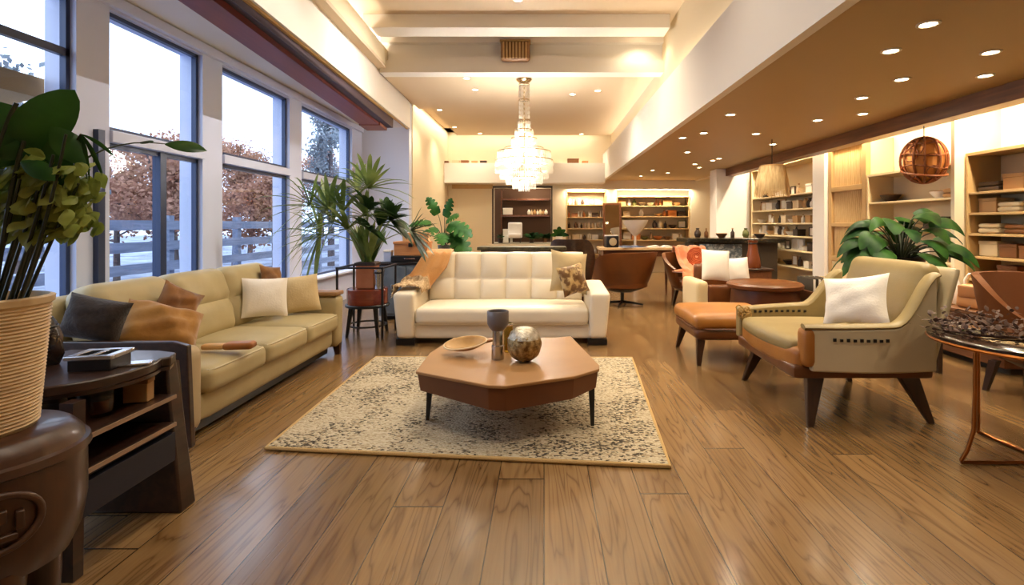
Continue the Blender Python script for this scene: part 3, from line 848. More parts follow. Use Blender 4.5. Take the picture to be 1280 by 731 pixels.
leaf(bm, (.19, -.01, .93), (-.5, -.2, .35), (.7, -.75, .2), .17, .16, .1, .12, prof=hrt)
leaf(bm, (.25, .0, 1.0), (.45, .1, -.55), (.7, -.75, .2), .15, .085, .1, .2)
leaf(bm, (.24, .02, .97), (.2, -.1, -.9), (.7, -.75, .2), .16, .08, .1, .2)
leaf(bm, (.20, -.05, .88), (.7, -.1, -.2), (-.1, -.8, .6), .14, .06, .2, .2)
leaf(bm, (.40, .30, .99), (.9, .25, .05), (-.1, -.7, .7), .15, .075, .2, .25)
leaf(bm, (.37, .28, .995), (-.5, .1, .05), (0, -.6, .8), .07, .03, .1, .2)
for k in range(7):
    leaf(bm, (.32, .03, .98), (rng.uniform(-.3, .6), rng.uniform(-.3, .3), rng.uniform(-1, -.1)), (0, -1, .2), .13, .014, .3, .2)
obj('dark_foliage', bm, dkleaf, pl)
bm = BM()
for k in range(420):
    x = rng.uniform(.04, .33); z = rng.uniform(.655, .90); y = rng.uniform(-.03, .12)
    leaf(bm, (x, y, z), (rng.uniform(-1, 1), rng.uniform(-.8, -.1), rng.uniform(-.8, .4)), (0, -.9, .4), rng.uniform(.04, .075), rng.uniform(.03, .05), .3, .25, ruffle=.35, nl=5)
obj('lime_foliage', bm, lime, pl, label='lime-green ruffled leaves')
# ------------------------------------------------------------------ rug
def bil(q, u, v):
    a, b, c, d = [Vector(p) for p in q]
    return a.lerp(b, u).lerp(d.lerp(c, u), v)
RQ = [(-1.72, 3.17, 0), (.72, 2.93, 0), (.91, 5.30, 0), (-1.75, 5.33, 0)]
rg = thing('area_rug', 'cream woven rug with dark flecks under the coffee table', 'rug', (-.45, 4.15, 0))
bm = BM(); n = 40; rng = random.Random(2); g = {}
for i in range(n + 1):
    for j in range(n + 1):
        p = bil(RQ, i / n, j / n)
        g[i, j] = bm.verts.new((p.x, p.y, .022 + rng.uniform(-.002, .002)))
for i in range(n):
    for j in range(n): bm.faces.new((g[i, j], g[i + 1, j], g[i + 1, j + 1], g[i, j + 1]))
ed = [e for e in bm.edges if e.is_boundary]
r = bmesh.ops.extrude_edge_only(bm, edges=ed)
for v in r['geom']:
    if isinstance(v, bmesh.types.BMVert): v.co.z = 0.001
obj('pile', bm, rug_mat(), rg, world=True)
bm = BM()
loop = []
for k in range(4):
    a, b = Vector(RQ[k]), Vector(RQ[(k + 1) % 4])
    loop += [a.lerp(b, t / 10) + Vector((0, 0, .014)) for t in range(10)]
tube(bm, loop, .013, 8, closed=True)
obj('binding', bm, mat('rug_binding', (198, 164, 108), .9, bump=.6, bscale=120), rg, world=True, label='tan bound edge')

# ------------------------------------------------------------------ coffee table
ct = thing('coffee_table', 'brown leather-topped faceted coffee table standing on the rug', 'coffee table', (-.27, 3.75, .022))
top = [(-.855, 3.41), (-.345, 3.115), (-.235, 3.10), (.20, 3.30), (.375, 3.47), (.385, 3.56), (.235, 4.48), (.10, 4.43), (-.78, 4.42), (-.87, 3.9)]
lt = mat('saddle_leather', (172, 128, 80), .42, c2=(163, 119, 73), scale=2.5, bump=.05, bscale=120)
lts = mat('apron_leather', (114, 68, 38), .38, c2=(102, 58, 32), scale=2.5, bump=.05, bscale=120)
def inset(P, k):
    c = Vector((sum(x for x, y in P) / len(P), sum(y for x, y in P) / len(P)))
    return [tuple(c + (Vector(p) - c) * k) for p in P]
obj('table_top', prism(BM(), top, .400, .42), lt, ct, world=True, bevel=.005, seg=2)
bm = BM(); ins = inset(top, .985); lo = inset(top, .945)
zb = [.285, .258, .255, .265, .285, .29, .29, .29, .29, .29]
A = [bm.verts.new((x, y, .4005)) for x, y in ins]; B = [bm.verts.new((x * .35 + x2 * .65, y * .35 + y2 * .65, z)) for (x, y), (x2, y2), z in zip(ins, lo, zb)]
for i in range(len(A)): bm.faces.new((A[i], B[i], B[(i + 1) % len(A)], A[(i + 1) % len(A)]))
bm.faces.new(B)
obj('apron', bm, lts, ct, world=True, smooth=False, bevel=.006)
for (x, y, dx) in ((-.80, 3.62, -.03), (.325, 3.52, .01), (-.70, 4.26, -.03), (.16, 4.28, .03)):
    obj('leg', leg(BM(), (x, y, .33), (x + dx * .6, y - .02, .024), .045, .035, .024, .024), M['black'], ct, world=True, smooth=False, bevel=.003)

vs = thing('candle_holder', 'grey cup on a tall chrome stem standing on the coffee table', 'candle holder', (-.335, 3.72, .42))
obj('stem', lathe(BM(), [(0, 0), (.044, 0), (.046, .005), (.046, .10), (.040, .105), (.040, .21), (.046, .215), (0, .215)], seg=32), M['steel'], vs, label='chrome stem')
obj('cup', lathe(BM(), [(0, .205), (.045, .21), (.066, .235), (.078, .26), (.079, .345), (.074, .352), (.068, .348), (.066, .30), (0, .29)], seg=36), mat('grey_ceramic', (112, 104, 104), .35), vs, label='grey cup')
obj('filling', lathe(BM(), [(0, .318), (.066, .318)], seg=24, wob=None), mat('grey_chips', (150, 142, 134), .8, c2=(70, 64, 60), scale=60, bump=.6), vs)
gl = thing('yellow_glass', 'slim yellow glass vase behind the chrome candle holder', 'vase', (-.275, 3.93, .42))
obj('vase_body', lathe(BM(), [(0, 0), (.032, 0), (.036, .01), (.036, .22), (.03, .222), (.028, .02), (0, .015)], seg=24), mat('yellow_glass_body', (214, 178, 70), .1, trans=.7), gl)
obj('neck_ring', lathe(BM(), [(.036, .20), (.041, .21), (.036, .22)], seg=24), M['steel'], gl)
bl = thing('woven_ball', 'gold and silver textured decorative ball on the coffee table', 'ornament', (-.14, 3.66, .423))
def bump_sphere(rad, c, seg=40, ring=26, amp=.03, f=7, flat=1.0):
    bm = BM()
    prof = []
    for i in range(ring + 1):
        a = -PI / 2 + PI * i / ring
        prof.append((max(0, rad * math.cos(a)) if 0 < i < ring else 0, c[2] + rad * math.sin(a) * flat))
    return lathe(bm, prof, (c[0], c[1], 0), seg=seg, wob=lambda a, z: 1 + amp * math.sin(f * a + 60 * z))
obj('ball', bump_sphere(.122, (0, 0, .118)), mat('gilded_weave', (186, 162, 112), .38, .55, c2=(96, 66, 28), scale=26, bump=1.0, bscale=40), bl)
obj('silver_cap', lathe(BM(), [(.116, .165), (.098, .205), (.06, .236), (0, .246)], seg=36, wob=lambda a, z: 1 + .05 * math.sin(11 * a + 90 * z)), mat('silver_weave', (222, 216, 202), .35, .6, c2=(170, 160, 140), scale=30, bump=1.0, bscale=45), bl)
di = thing('shell_dish', 'tan oval dish tilted on the coffee table beside the candle holder', 'dish', (-.60, 3.86, .443), R(-12))
di.rotation_euler = (R(12), 0, R(-12))
bm = BM(); rows = []
for i in range(9):
    t = i / 8; row = []
    for k in range(36):
        a = 2 * PI * k / 36
        x = .165 * t * math.cos(a) * (1 + .08 * math.cos(a)); y = .115 * t * math.sin(a)
        row.append(bm.verts.new((x, y, .012 + .055 * t ** 2.2 + .02 * x / .165 * t)))
    rows.append(row)
for A, B in zip(rows[1:], rows[2:]):
    for k in range(36): bm.faces.new((A[k], A[(k + 1) % 36], B[(k + 1) % 36], B[k]))
bm.faces.new(rows[1])
for v in rows[0]: bm.verts.remove(v)
o = obj('bowl', bm, mat('dish_tan', (196, 152, 88), .45, c2=(170, 124, 66), scale=6, bump=.1), di)
md = o.modifiers.new('solid', 'SOLIDIFY'); md.thickness = .012; md.offset = -1
bm = BM(); tube(bm, [(.165 * math.cos(a) * (1 + .08 * math.cos(a)), .115 * math.sin(a), .067 + .02 * math.cos(a) * (1 + .08 * math.cos(a))) for a in [2 * PI * k / 36 for k in range(36)]], .007, 6, closed=True)
obj('rim', bm, mat('dish_rim', (224, 200, 158), .5), di)
bm = BM(); tube(bm, [(.16, 0, .08), (.23, .03, .088), (.255, .05, .085)], [.012, .009, .008], 8)
obj('handle', bm, mat('dish_handle', (150, 96, 48), .5), di)

# ------------------------------------------------------------------ white tufted sofa
ws = thing('white_tufted_sofa', 'white leather sofa with a tufted back behind the coffee table', 'sofa', (-.49, 6.4, 0))
wl = mat('white_leather', (240, 228, 206), .42, bump=.06, bscale=100)
wl2 = mat('white_leather_seam', (206, 186, 152), .5)
X0, X1 = -1.72, .74
obj('base', soft(BM(), 2.2, .86, .17, .03, (-.49, 6.40, .145), n=8), wl, ws, world=True)
obj('seat_cushion', soft(BM(), 2.02, .74, .20, .06, (-.49, 6.29, .325), puff=.035, puffs=.01, n=16), wl, ws, world=True)
bm = BM(); tube(bm, [(-1.49, 5.935, .243), (.51, 5.935, .243)], .005, 6); tube(bm, [(-1.50, 5.93, .232), (.52, 5.93, .232)], .004, 6)
obj('piping', bm, wl2, ws, world=True)
def warm(bm, s):
    def fn(p, u, v, w):
        k = (w + 1) / 2
        p.x += s * .055 * k * (1 if u * s > 0 else .15)
        p.z += (.05 * v) * k * .6
        return p
    soft(bm, .20, .95, .56, .045, ((X0 + .12) if s < 0 else (X1 - .12), 6.38, .35), n=12, fn=fn)
    return bm
for s in (-1, 1): obj('armrest', warm(BM(), s), wl, ws, world=True)
# tufted backrest
bm = BM(); nu, nv = 72, 36
def back_pt(i, j):
    u, v = i / nu, j / nv
    cu = abs(math.sin(PI * 6 * u)) ** .42
    vv = v / .46 if v < .46 else (v - .46) / .54
    cv = abs(math.sin(PI * min(.999, max(.001, vv)))) ** .30
    d = .075 * cu * cv
    sx = 1.0 + .03 * v
    x = -.50 + (u - .5) * 1.98 * sx
    z = .42 + .60 * v
    y = 6.64 + .17 * v - d
    return (x, y, z + .012 * cu * (v > .97))
G = [[bm.verts.new(back_pt(i, j)) for j in range(nv + 1)] for i in range(nu + 1)]
for i in range(nu):
    for j in range(nv): bm.faces.new((G[i][j], G[i + 1][j], G[i + 1][j + 1], G[i][j + 1]))
BK = [[bm.verts.new((-.50 + (i / nu - .5) * 1.98 * (1 + .03 * v), 6.80 + .14 * v, .42 + .60 * v)) for v in (0, 1)] for i in range(nu + 1)]
for i in range(nu):
    bm.faces.new((BK[i][0], BK[i][1], BK[i + 1][1], BK[i + 1][0]))
    bm.faces.new((G[i][nv], G[i + 1][nv], BK[i + 1][1], BK[i][1])); bm.faces.new((G[i + 1][0], G[i][0], BK[i][0], BK[i + 1][0]))
bm.faces.new([G[0][j] for j in range(nv + 1)] + [BK[0][1], BK[0][0]]); bm.faces.new([G[nu][j] for j in range(nv, -1, -1)] + [BK[nu][0], BK[nu][1]])
obj('backrest', bm, wl, ws, world=True, angle=75)
for (x, y) in ((X0 + .12, 6.0), (X1 - .12, 6.0), (X0 + .12, 6.76), (X1 - .12, 6.76)):
    obj('foot', mkbox(x - .11, x + .11, y - .09, y + .09, 0, .072), M['black'], ws, world=True, smooth=False)
cushion('cream_cushion', 'large plain cream cushion propped in the corner of the white sofa', M['beigecloth'], (.36, 6.47, .72), .50, .52, .17, R(-14), R(8), R(22), 21, .1)
gp = cushion('gold_cushion', 'gold damask cushion leaning on the larger cream one on the white sofa', mat('gold_damask', (202, 170, 112), .6, c2=(120, 84, 40), scale=14, contrast=(.42, .52), bump=.3, bscale=24, sheen=.3), (.40, 6.22, .63), .38, .36, .15, R(-18), R(-8), R(34), 22, .2)
settle(bpy.data.objects['cream_cushion'], [ws], (-.3, -1, .5))
settle(gp, [ws, bpy.data.objects['cream_cushion']], (-.3, -1, .6))
# throw over the other arm
bm = BM(); nu, nv = 22, 16; G = []
for i in range(nu + 1):
    row = []
    for j in range(nv + 1):
        u, v = i / nu, j / nv
        # runs from the back corner down over the arm
        path = [Vector((-1.36, 6.82, 1.04)), Vector((-1.38, 6.66, 1.03)), Vector((-1.42, 6.58, .90)), Vector((-1.48, 6.50, .76)), Vector((-1.57, 6.38, .69)), Vector((-1.62, 6.22, .675)), Vector((-1.64, 6.06, .67))]
        f = u * (len(path) - 1); k = min(int(f), len(path) - 2); p = path[k].lerp(path[k + 1], f - k)
        wv = (v - .5) * (.30 + .22 * u)
        p = p + Vector((wv, .2 * wv, 0)) + Vector((0, -.3, .9)) * (.012 * math.sin(v * 19 + 3 * u) + .007 * math.sin(v * 37))
        if u > .45:
            if p.x > -1.475: e_ = p.x + 1.475; p.x = -1.475 + .12 * e_; p.z -= .95 * e_
            if p.x < -1.765: e_ = -1.765 - p.x; p.x = -1.765 - .12 * e_; p.z -= .95 * e_
        row.append(bm.verts.new(p))
    G.append(row)
for i in range(nu):
    for j in range(nv):
        f = bm.faces.new((G[i][j], G[i + 1][j], G[i + 1][j + 1], G[i][j + 1])); f.material_index = 1 if i > nu * .5 else 0
th = thing('draped_throw', 'tan and cream throw draped over the arm of the white sofa by the palm', 'throw blanket', (-1.6, 6.4, .64))
thm = mat('throw_tan', (206, 150, 90), .9, bump=.4, bscale=60, sheen=.3); thm2 = mat('throw_cream', (222, 198, 158), .9, c2=(150, 112, 76), scale=30, bump=.5, bscale=60)
o = obj('cloth', bm, [thm, thm2], th, world=True, angle=80); drape(o, [ws], .034); md = o.modifiers.new('solid', 'SOLIDIFY'); md.thickness = .014; md.offset = 0
bm = BM()
for j in range(17):
    p = Vector(o.data.vertices[nu * 17 + j].co) + Vector(th.location) if False else th.matrix_world.translation + o.data.vertices[nu * 17 + j].co
    tube(bm, [p + Vector((0, 0, .004)), p + Vector((0, -.05, -.004))], .004, 5)
obj('fringe', bm, thm2, th, world=True)

# dark console behind the white sofa
cn = thing('console_table', 'long dark console table with a mottled top behind the white sofa', 'console table', (-.32, 7.45, 0))
obj('table_top', mkbox(-.95, .32, 7.25, 7.65, 1.03, 1.075), mat('mottled_stone', (84, 76, 46), .4, c2=(46, 40, 26), scale=16), cn, world=True, bevel=.008)
obj('apron', mkbox(-.9, .27, 7.29, 7.61, .93, 1.03), M['walnut_dark'], cn, world=True)
for x in (-.87, .24):
    for y in (7.31, 7.59): obj('leg', leg(BM(), (x, y, .95), (x, y, 0), .055, .055, .04, .04), M['walnut_dark'], cn, world=True, smooth=False)

# ------------------------------------------------------------------ palm on its red table
pt = thing('red_plant_table', 'round two-tier dark red side table carrying the potted palm', 'side table', (-2.24, 6.5, 0))
redw = wood_mat('red_lacquer', (118, 46, 28), (142, 62, 38), .25, 'X', coat=.4)
def disc(r, z0, z1, c=(-2.24, 6.5)): return lathe(BM(), [(0, z0), (r - .008, z0), (r, z0 + .008), (r, z1 - .008), (r - .008, z1), (0, z1)], (c[0], c[1], 0), 40)
obj('drum', lathe(BM(), [(0, .395), (.245, .395), (.25, .41), (.25, .58), (.24, .59), (0, .59)], (-2.24, 6.5, 0), 40), redw, pt, world=True, label='dark red lacquered drum')
obj('base_disc', disc(.27, .36, .395), M['black'], pt, world=True)
for k in range(4):
    a = R(45 + 90 * k); x, y = -2.24 + .21 * math.cos(a), 6.5 + .21 * math.sin(a)
    obj('leg', leg(BM(), (x, y, .37), (-2.24 + .27 * math.cos(a), 6.5 + .27 * math.sin(a), 0), .05, .05, .03, .03), M['black'], pt, world=True, smooth=False)
bm = BM(); tube(bm, [(-2.24 + .235 * math.cos(a), 6.5 + .235 * math.sin(a), .13) for a in [2 * PI * k / 32 for k in range(32)]], .012, 8, closed=True)
obj('stretcher_ring', bm, M['black'], pt, world=True)
bm = BM()
for (x0, x1, y0, y1) in ((-.29, .29, -.29, -.26), (-.29, .29, .26, .29), (-.29, -.26, -.26, .26), (.26, .29, -.26, .26)): box(bm, -2.24 + x0, -2.24 + x1, 6.5 + y0, 6.5 + y1, .855, .875)
obj('upper_frame', bm, M['black'], pt, world=True, smooth=False)
for sx in (-.275, .275):
    for sy in (-.275, .275): obj('post', leg(BM(), (-2.24 + sx, 6.5 + sy, .86), (-2.24 + sx, 6.5 + sy, 0), .022, .022, .022, .022), M['black'], pt, world=True, smooth=False)

pp = thing('potted_palm', 'large fan-leaved palm in a square terracotta pot on the red table', 'plant', (-2.24, 6.5, .592))
terra = mat('terracotta', (188, 112, 70), .6, c2=(204, 136, 92), scale=3, bump=.1)
bm = BM(); prism(bm, [(-.115, -.10), (.115, -.10), (.115, .12), (-.115, .12)], 0, .30)
obj('pot', bm, terra, pp, bevel=.012)
obj('pot_rim', prism(BM(), [(-.13, -.115), (.13, -.115), (.13, .135), (-.13, .135)], .285, .325), M['walnut_dark'], pp, bevel=.006)
obj('soil', mkbox(-.11, .11, -.095, .115, .30, .33), bpy.data.materials['soil'], pp, smooth=False)
palm1 = leaf_mat('palm_leaf', (84, 110, 52), (136, 150, 86), .4, 4, .3)
palm2 = leaf_mat('palm_leaf_dark', (36, 62, 30), (62, 90, 40), .4, 4, .3)
rng = random.Random(12)
bs, bf, bd = BM(), BM(), BM()
def blade(bm, p, d, L, w, droop):
    d = d.normalized(); side = d.cross(Vector((0, 0, 1)))
    side = side.normalized() if side.length > 1e-4 else Vector((1, 0, 0))
    prev = None
    for i in range(6):
        t = i / 5
        c = p + d * L * t * (1 - .15 * t) - Vector((0, 0, droop * L * t * t))
        ww = w * (math.sin(PI * (.12 + .88 * t)) ** .7) if i < 5 else .0005
        q = (bm.verts.new(c - side * ww), bm.verts.new(c + Vector((0, 0, -.3 * ww))), bm.verts.new(c + side * ww))
        if prev:
            bm.faces.new((prev[0], prev[1], q[1], q[0])); bm.faces.new((prev[1], prev[2], q[2], q[1]))
        prev = q
# (tip direction x, y, z), stalk length, fan spread
FANS = [((-.50, -.3, .85), .82, 'a'), ((-.85, -.15, .52), .70, 'a'), ((-.25, .3, 1.0), 1.0, 'a'), ((.10, -.2, 1.0), .95, 'a'), ((-.62, .2, .70), .90, 'a'), ((-.7, -.3, .9), .95, 'a'), ((-.55, .1, .55), .75, 'a'), ((-.3, -.3, .9), .70, 'a'), ((.0, -.3, .9), .62, 'a'),
        ((.45, -.3, .75), .66, 'd'), ((.35, .2, .9), .66, 'd'), ((.72, 0, .55), .66, 'd'), ((.2, -.3, .9), .72, 'd'), ((.15, -.5, .7), .52, 'd'), ((-.2, -.5, .8), .52, 'a'), ((.3, -.1, 1.0), .50, 'd')]
for (d, L, k) in FANS:
    d = Vector(d).normalized()
    p0 = Vector((rng.uniform(-.05, .05), rng.uniform(-.04, .06), .32))
    p1 = p0 + Vector((d.x * .25, d.y * .25, .9)) * L * .55; p2 = p0 + d * L
    pts = bez(p0, p1, p2, 10); tube(bs, pts, [.010 - .0005 * i for i in range(11)], 6)
    out = (pts[-1] - pts[-2]).normalized()
    ax = out.cross(Vector((0, -1, .2))).normalized(); fwd = out
    nb = 15
    for i in range(nb):
        a = R((-88 + 176 * i / (nb - 1)) if k == 'a' else (-68 + 136 * i / (nb - 1))) + rng.uniform(-.06, .06)
        dd = fwd * math.cos(a) + ax * math.sin(a) + Vector((0, -.12, 0))
        if k == 'a' and rng.random() < .2: continue
        blade(bf if k == 'a' else bd, pts[-1], dd, rng.uniform(.48, .80) * (1 if k == 'a' else .62), .030 if k == 'a' else .040, rng.uniform(.1, .4))
for i in range(44):
    a = rng.uniform(0, 2 * PI); d = Vector((math.cos(a) * .45, math.sin(a) * .45, 1))
    blade(bf, Vector((rng.uniform(-.06, .06), rng.uniform(-.05, .07), .32)), d, rng.uniform(.5, .95), .026, .15)
obj('stalk', bs, mat('palm_stalk', (120, 128, 70), .5), pp)
obj('light_foliage', bf, palm1, pp); obj('dark_foliage', bd, palm2, pp)
mv = thing('chrome_vase', 'small crumpled chrome vase beside the palm pot on the red table', 'vase', (-2.06, 6.40, .592))
obj('vase_body', lathe(BM(), [(0, 0), (.05, 0), (.055, .03), (.048, .10), (.058, .20), (.062, .24), (.052, .24), (.045, .1), (0, .03)], seg=24, wob=lambda a, z: 1 + .08 * math.sin(4 * a + 30 * z)), M['steel'], mv)
obj('collar', lathe(BM(), [(.058, .19), (.066, .20), (.06, .212)], seg=24), M['black'], mv)

# ------------------------------------------------------------------ cabinet with boxes and the leafy plant by the wall
cb = thing('slate_cabinet', 'blue-grey low cabinet between the palm table and the white sofa', 'cabinet', (-2.05, 7.75, 0))
sl = mat('slate_blue', (116, 128, 140), .5, c2=(92, 104, 118), scale=5, bump=.2)
obj('body', mkbox(-2.42, -1.62, 7.5, 8.0, .05, .80), sl, cb, world=True, bevel=.008)
obj('top', mkbox(-2.44, -1.60, 7.48, 8.02, .80, .84), M['black'], cb, world=True, bevel=.006)
for x in (-2.4, -2.01):
    d = obj('door', mkbox(x, x + .38, 7.475, 7.5, .09, .78), sl, cb, world=True, bevel=.006)
    obj('handle', mkbox(x + .17, x + .21, 7.455, 7.475, .40, .52), M['steel'], d, world=True, bevel=.003)
obj('plinth', mkbox(-2.38, -1.66, 7.54, 7.98, 0, .05), M['black'], cb, world=True, smooth=False)
b1 = thing('black_tray', 'black lacquered tray lying on the blue-grey cabinet', 'tray', (-1.98, 7.72, .84))
obj('tray_body', mkbox(-.28, .28, -.18, .18, 0, .09), M['black'], b1, bevel=.01)
obj('handle', mkbox(-.08, .08, -.195, -.18, .04, .06), M['steel'], b1, bevel=.003)
b2 = thing('terracotta_box', 'orange-brown wooden box on top of the black tray', 'box', (-1.98, 7.75, .93))
ob = wood_mat('orange_box', (190, 120, 66), (210, 146, 90), .5, 'X')
obj('box_body', mkbox(-.25, .25, -.15, .15, 0, .17), ob, b2, bevel=.006)
obj('lid', mkbox(-.26, .26, -.16, .16, .17, .21), ob, b2, bevel=.006)
obj('clasp', mkbox(-.03, .03, -.168, -.158, .13, .19), M['black'], b2, bevel=.003)
b3 = thing('peach_box', 'pale peach box stacked on the orange-brown wooden box', 'box', (-1.93, 7.76, 1.14), R(6))
obj('box_body', mkbox(-.19, .19, -.12, .12, 0, .09), mat('peach', (226, 178, 128), .7), b3, bevel=.004)
obj('lid', mkbox(-.2, .2, -.13, .13, .09, .13), mat('peach_lid', (214, 160, 108), .7), b3, bevel=.004)
b4 = thing('white_small_box', 'small white box beside the orange-brown box on the cabinet', 'box', (-2.34, 7.7, .84))
obj('box_body', mkbox(-.055, .055, -.06, .06, 0, .14), M['mullion'], b4, bevel=.004)
obj('lid', mkbox(-.06, .06, -.065, .065, .14, .17), M['white'], b4, bevel=.004)

def monstera(name, label, loc, potm, spec, pot_r, pot_h, seed, mats, lobes=5, scale=1.0):
    t = thing(name, label, 'plant', loc)
    obj('pot', lathe(BM(), [(0, 0), (pot_r * .78, 0), (pot_r * .8, .01), (pot_r, pot_h - .02), (pot_r * 1.04, pot_h), (pot_r * .93, pot_h), (pot_r * .9, pot_h - .05), (0, pot_h - .06)], seg=32), potm, t)
    obj('soil', lathe(BM(), [(0, pot_h - .04), (pot_r * .93, pot_h - .04)], seg=24), bpy.data.materials['soil'], t)
    rng = random.Random(seed); bs, bf = BM(), BM()
    for (x, y, z, L, Wd, dx, dy, dz, dr) in spec:
        p2 = Vector((x, y, z)) * scale
        p0 = Vector((x * .15, y * .15, pot_h - .05)); p1 = Vector((x * .4, y * .4, (p2.z + pot_h) * .62))
        tube(bs, bez(p0, p1, p2, 9), [.008 - .0004 * i for i in range(10)], 6)
        leaf(bf, p2, (dx, dy, dz), (0, -.55, .85), L * scale, Wd * scale, dr, .15, prof=lambda t: (math.sin(PI * min(1, .12 + t * .88)) ** .55) * (1 - .25 * t), lobes=lobes, nl=20 if lobes else 10)
    obj('stem', bs, mats[1], t); obj('foliage', bf, mats[0], t)
    return t
mon = leaf_mat('monstera_leaf', (24, 66, 26), (58, 104, 44), .5, 5, .12, .1)
spec = [(.10, -.1, .60, .46, .46, .9, -.3, -.05, .4), (.14, -.1, .46, .48, .42, .7, -.4, -.55, .25), (-.10, 0, .76, .46, .26, -.35, -.3, .9, .25), (.0, .05, .72, .44, .26, .3, -.2, .9, .2),
        (-.20, -.05, .62, .40, .26, -.8, -.3, .2, .35), (-.1, -.1, .54, .34, .26, -.5, -.5, -.2, .3), (.06, -.1, .66, .36, .30, .6, -.4, .5, .35), (-.02, -.15, .46, .36, .30, .2, -.7, -.1, .4), (.20, -.05, .36, .36, .30, .5, -.5, -.8, .2)]
mst = thing('plant_stool', 'small dark round stool behind the blue-grey cabinet under the split-leaf plant', 'stool', (-1.62, 8.3, 0))
obj('seat', lathe(BM(), [(0, .76), (.17, .76), (.18, .77), (.18, .79), (.17, .80), (0, .80)], (-1.62, 8.3, 0), 28), M['walnut_dark'], mst, world=True)
for k in range(3):
    a = R(90 + 120 * k); obj('leg', leg(BM(), (-1.62 + .12 * math.cos(a), 8.3 + .12 * math.sin(a), .77), (-1.62 + .17 * math.cos(a), 8.3 + .17 * math.sin(a), 0), .035, .035, .025, .025), M['walnut_dark'], mst, world=True, smooth=False)
monstera('monstera_plant', 'broad split-leaf plant in a grey pot on a stool behind the white sofa', (-1.62, 8.3, .80), mat('grey_pot', (120, 130, 128), .5), spec, .10, .26, 5, (mon, stemm))
# ------------------------------------------------------------------ leather armchair
M['cognac'] = mat('cognac_leather', (170, 112, 48), .38, c2=(152, 96, 40), scale=3, bump=.08, bscale=90)
M['cognac_dk'] = mat('chestnut_leather', (110, 63, 27), .36, c2=(90, 50, 22), scale=3, bump=.08, bscale=90)
M['khaki'] = mat('khaki_leather', (150, 130, 84), .45, c2=(136, 116, 74), scale=3, bump=.08, bscale=90)
M['panel'] = mat('stone_panel', (198, 184, 152), .55, c2=(186, 170, 140), scale=2, bump=.06, bscale=80)
M['chairleg'] = wood_mat('chair_leg_wood', (40, 22, 14), (62, 36, 22), .3, 'Z', coat=.2)
ac = thing('leather_armchair', 'big armchair with khaki back, cognac seat, studded arms and dark wooden legs', 'armchair', (2.25, 4.07, 0))
obj('seat_frame', soft(BM(), .98, 1.04, .10, .03, (2.22, 4.07, .37), n=10), M['cognac_dk'], ac, world=True)
def frontcurve(p, u, v, w):
    if u < 0: p.x -= .05 * (1 - v * v) * (-u)
    return p
obj('seat_rail', soft(BM(), .84, 1.02, .18, .06, (2.18, 4.07, .45), n=14, fn=frontcurve), M['cognac'], ac, world=True, label='cognac leather seat rail')
obj('seat_cushion', soft(BM(), .78, .92, .12, .055, (2.14, 4.09, .525), puff=.02, n=14, fn=frontcurve), M['khaki'], ac, world=True)
# curved arm walls: plan of each arm runs front to rear, rising at the rear
def armwall(y, th, zt, zb, m, x0=1.80, x1=2.72):
    bm = BM(); n = 22; rows = []
    for i in range(n + 1):
        t = i / n; x = x0 + (x1 - x0) * t
        top = zt(t); off = -.05 * math.sin(PI * t) * (1 if y < 4 else -1)
        bot = zb(t)
        rows.append([bm.verts.new((x, y + off + s * th / 2, z)) for s, z in ((-1, bot), (1, bot), (1, top), (-1, top))])
    for A, B in zip(rows, rows[1:]):
        for k in range(4): bm.faces.new((A[k], A[(k + 1) % 4], B[(k + 1) % 4], B[k]))
    bm.faces.new(rows[0]); bm.faces.new(rows[-1])
    return bm
sm = lambda t: t * t * (3 - 2 * t)
ztn = lambda t: .675 + .02 * t + .34 * sm(max(0, (t - .62) / .38)) ** 1.3
zbn = lambda t: .385 + .0 * t
an = obj('armrest', armwall(3.56, .09, ztn, zbn, None, 1.84, 2.70), M['panel'], ac, world=True, bevel=.012, label='pale stone-coloured arm panel')
bm = BM(); n = 24
tube(bm, [(1.80 + .92 * i / n, 3.56 - .05 * math.sin(PI * i / n), ztn(i / n) + .012) for i in range(n + 1)], .05, 10, flat=.42)
obj('arm_cap', bm, M['khaki'], an, world=True)
obj('arm_front', soft(BM(), .09, .13, .27, .04, (1.83, 3.57, .545), n=8), M['cognac'], an, world=True)
for i in range(9):
    t = .16 + .05 * i
    bm = BM(); box(bm, 1.84 + .86 * t - .010, 1.84 + .86 * t + .010, 3.555 - .05 * math.sin(PI * t) - .053, 3.555 - .05 * math.sin(PI * t) - .045, .600, .618 if i % 2 else .622)
    obj('stud', bm, M['black'], an, world=True, smooth=False)
ztf = lambda t: .655 + .05 * t + .30 * sm(max(0, (t - .66) / .34))
af = obj('armrest', armwall(4.60, .11, ztf, zbn, None, 1.74, 2.66), M['khaki'], ac, world=True, bevel=.02)
for i in range(11):
    t = .10 + .055 * i
    bm = BM(); box(bm, 1.74 + .92 * t - .011, 1.74 + .92 * t + .011, 4.602 + .05 * math.sin(PI * t) - .064, 4.602 + .05 * math.sin(PI * t) - .055, .612, .634 if i % 2 else .630)
    obj('stud', bm, M['black'], af, world=True, smooth=False)
bm = BM(); rg2 = random.Random(3)
for i in range(16):
    c = Vector((1.725 + rg2.uniform(0, .10), 4.54 + rg2.uniform(-.02, .02), .60 + rg2.uniform(-.05, .06)))
    tube(bm, [c + Vector((.022 * math.cos(a), rg2.uniform(-.004, .004), .022 * math.sin(a))) for a in [2 * PI * k / 10 for k in range(10)]], .006, 5, closed=True)
obj('braiding', bm, mat('braided_cord', (178, 142, 80), .6), af, world=True)
def backfn(p, u, v, w):
    p.x -= .03 * math.exp(-((w - .1) / .07) ** 2) * -1 * (1 if u < 0 else 0)
    p.x += .0
    if w > 0: p.y *= 1 - .04 * w
    return p
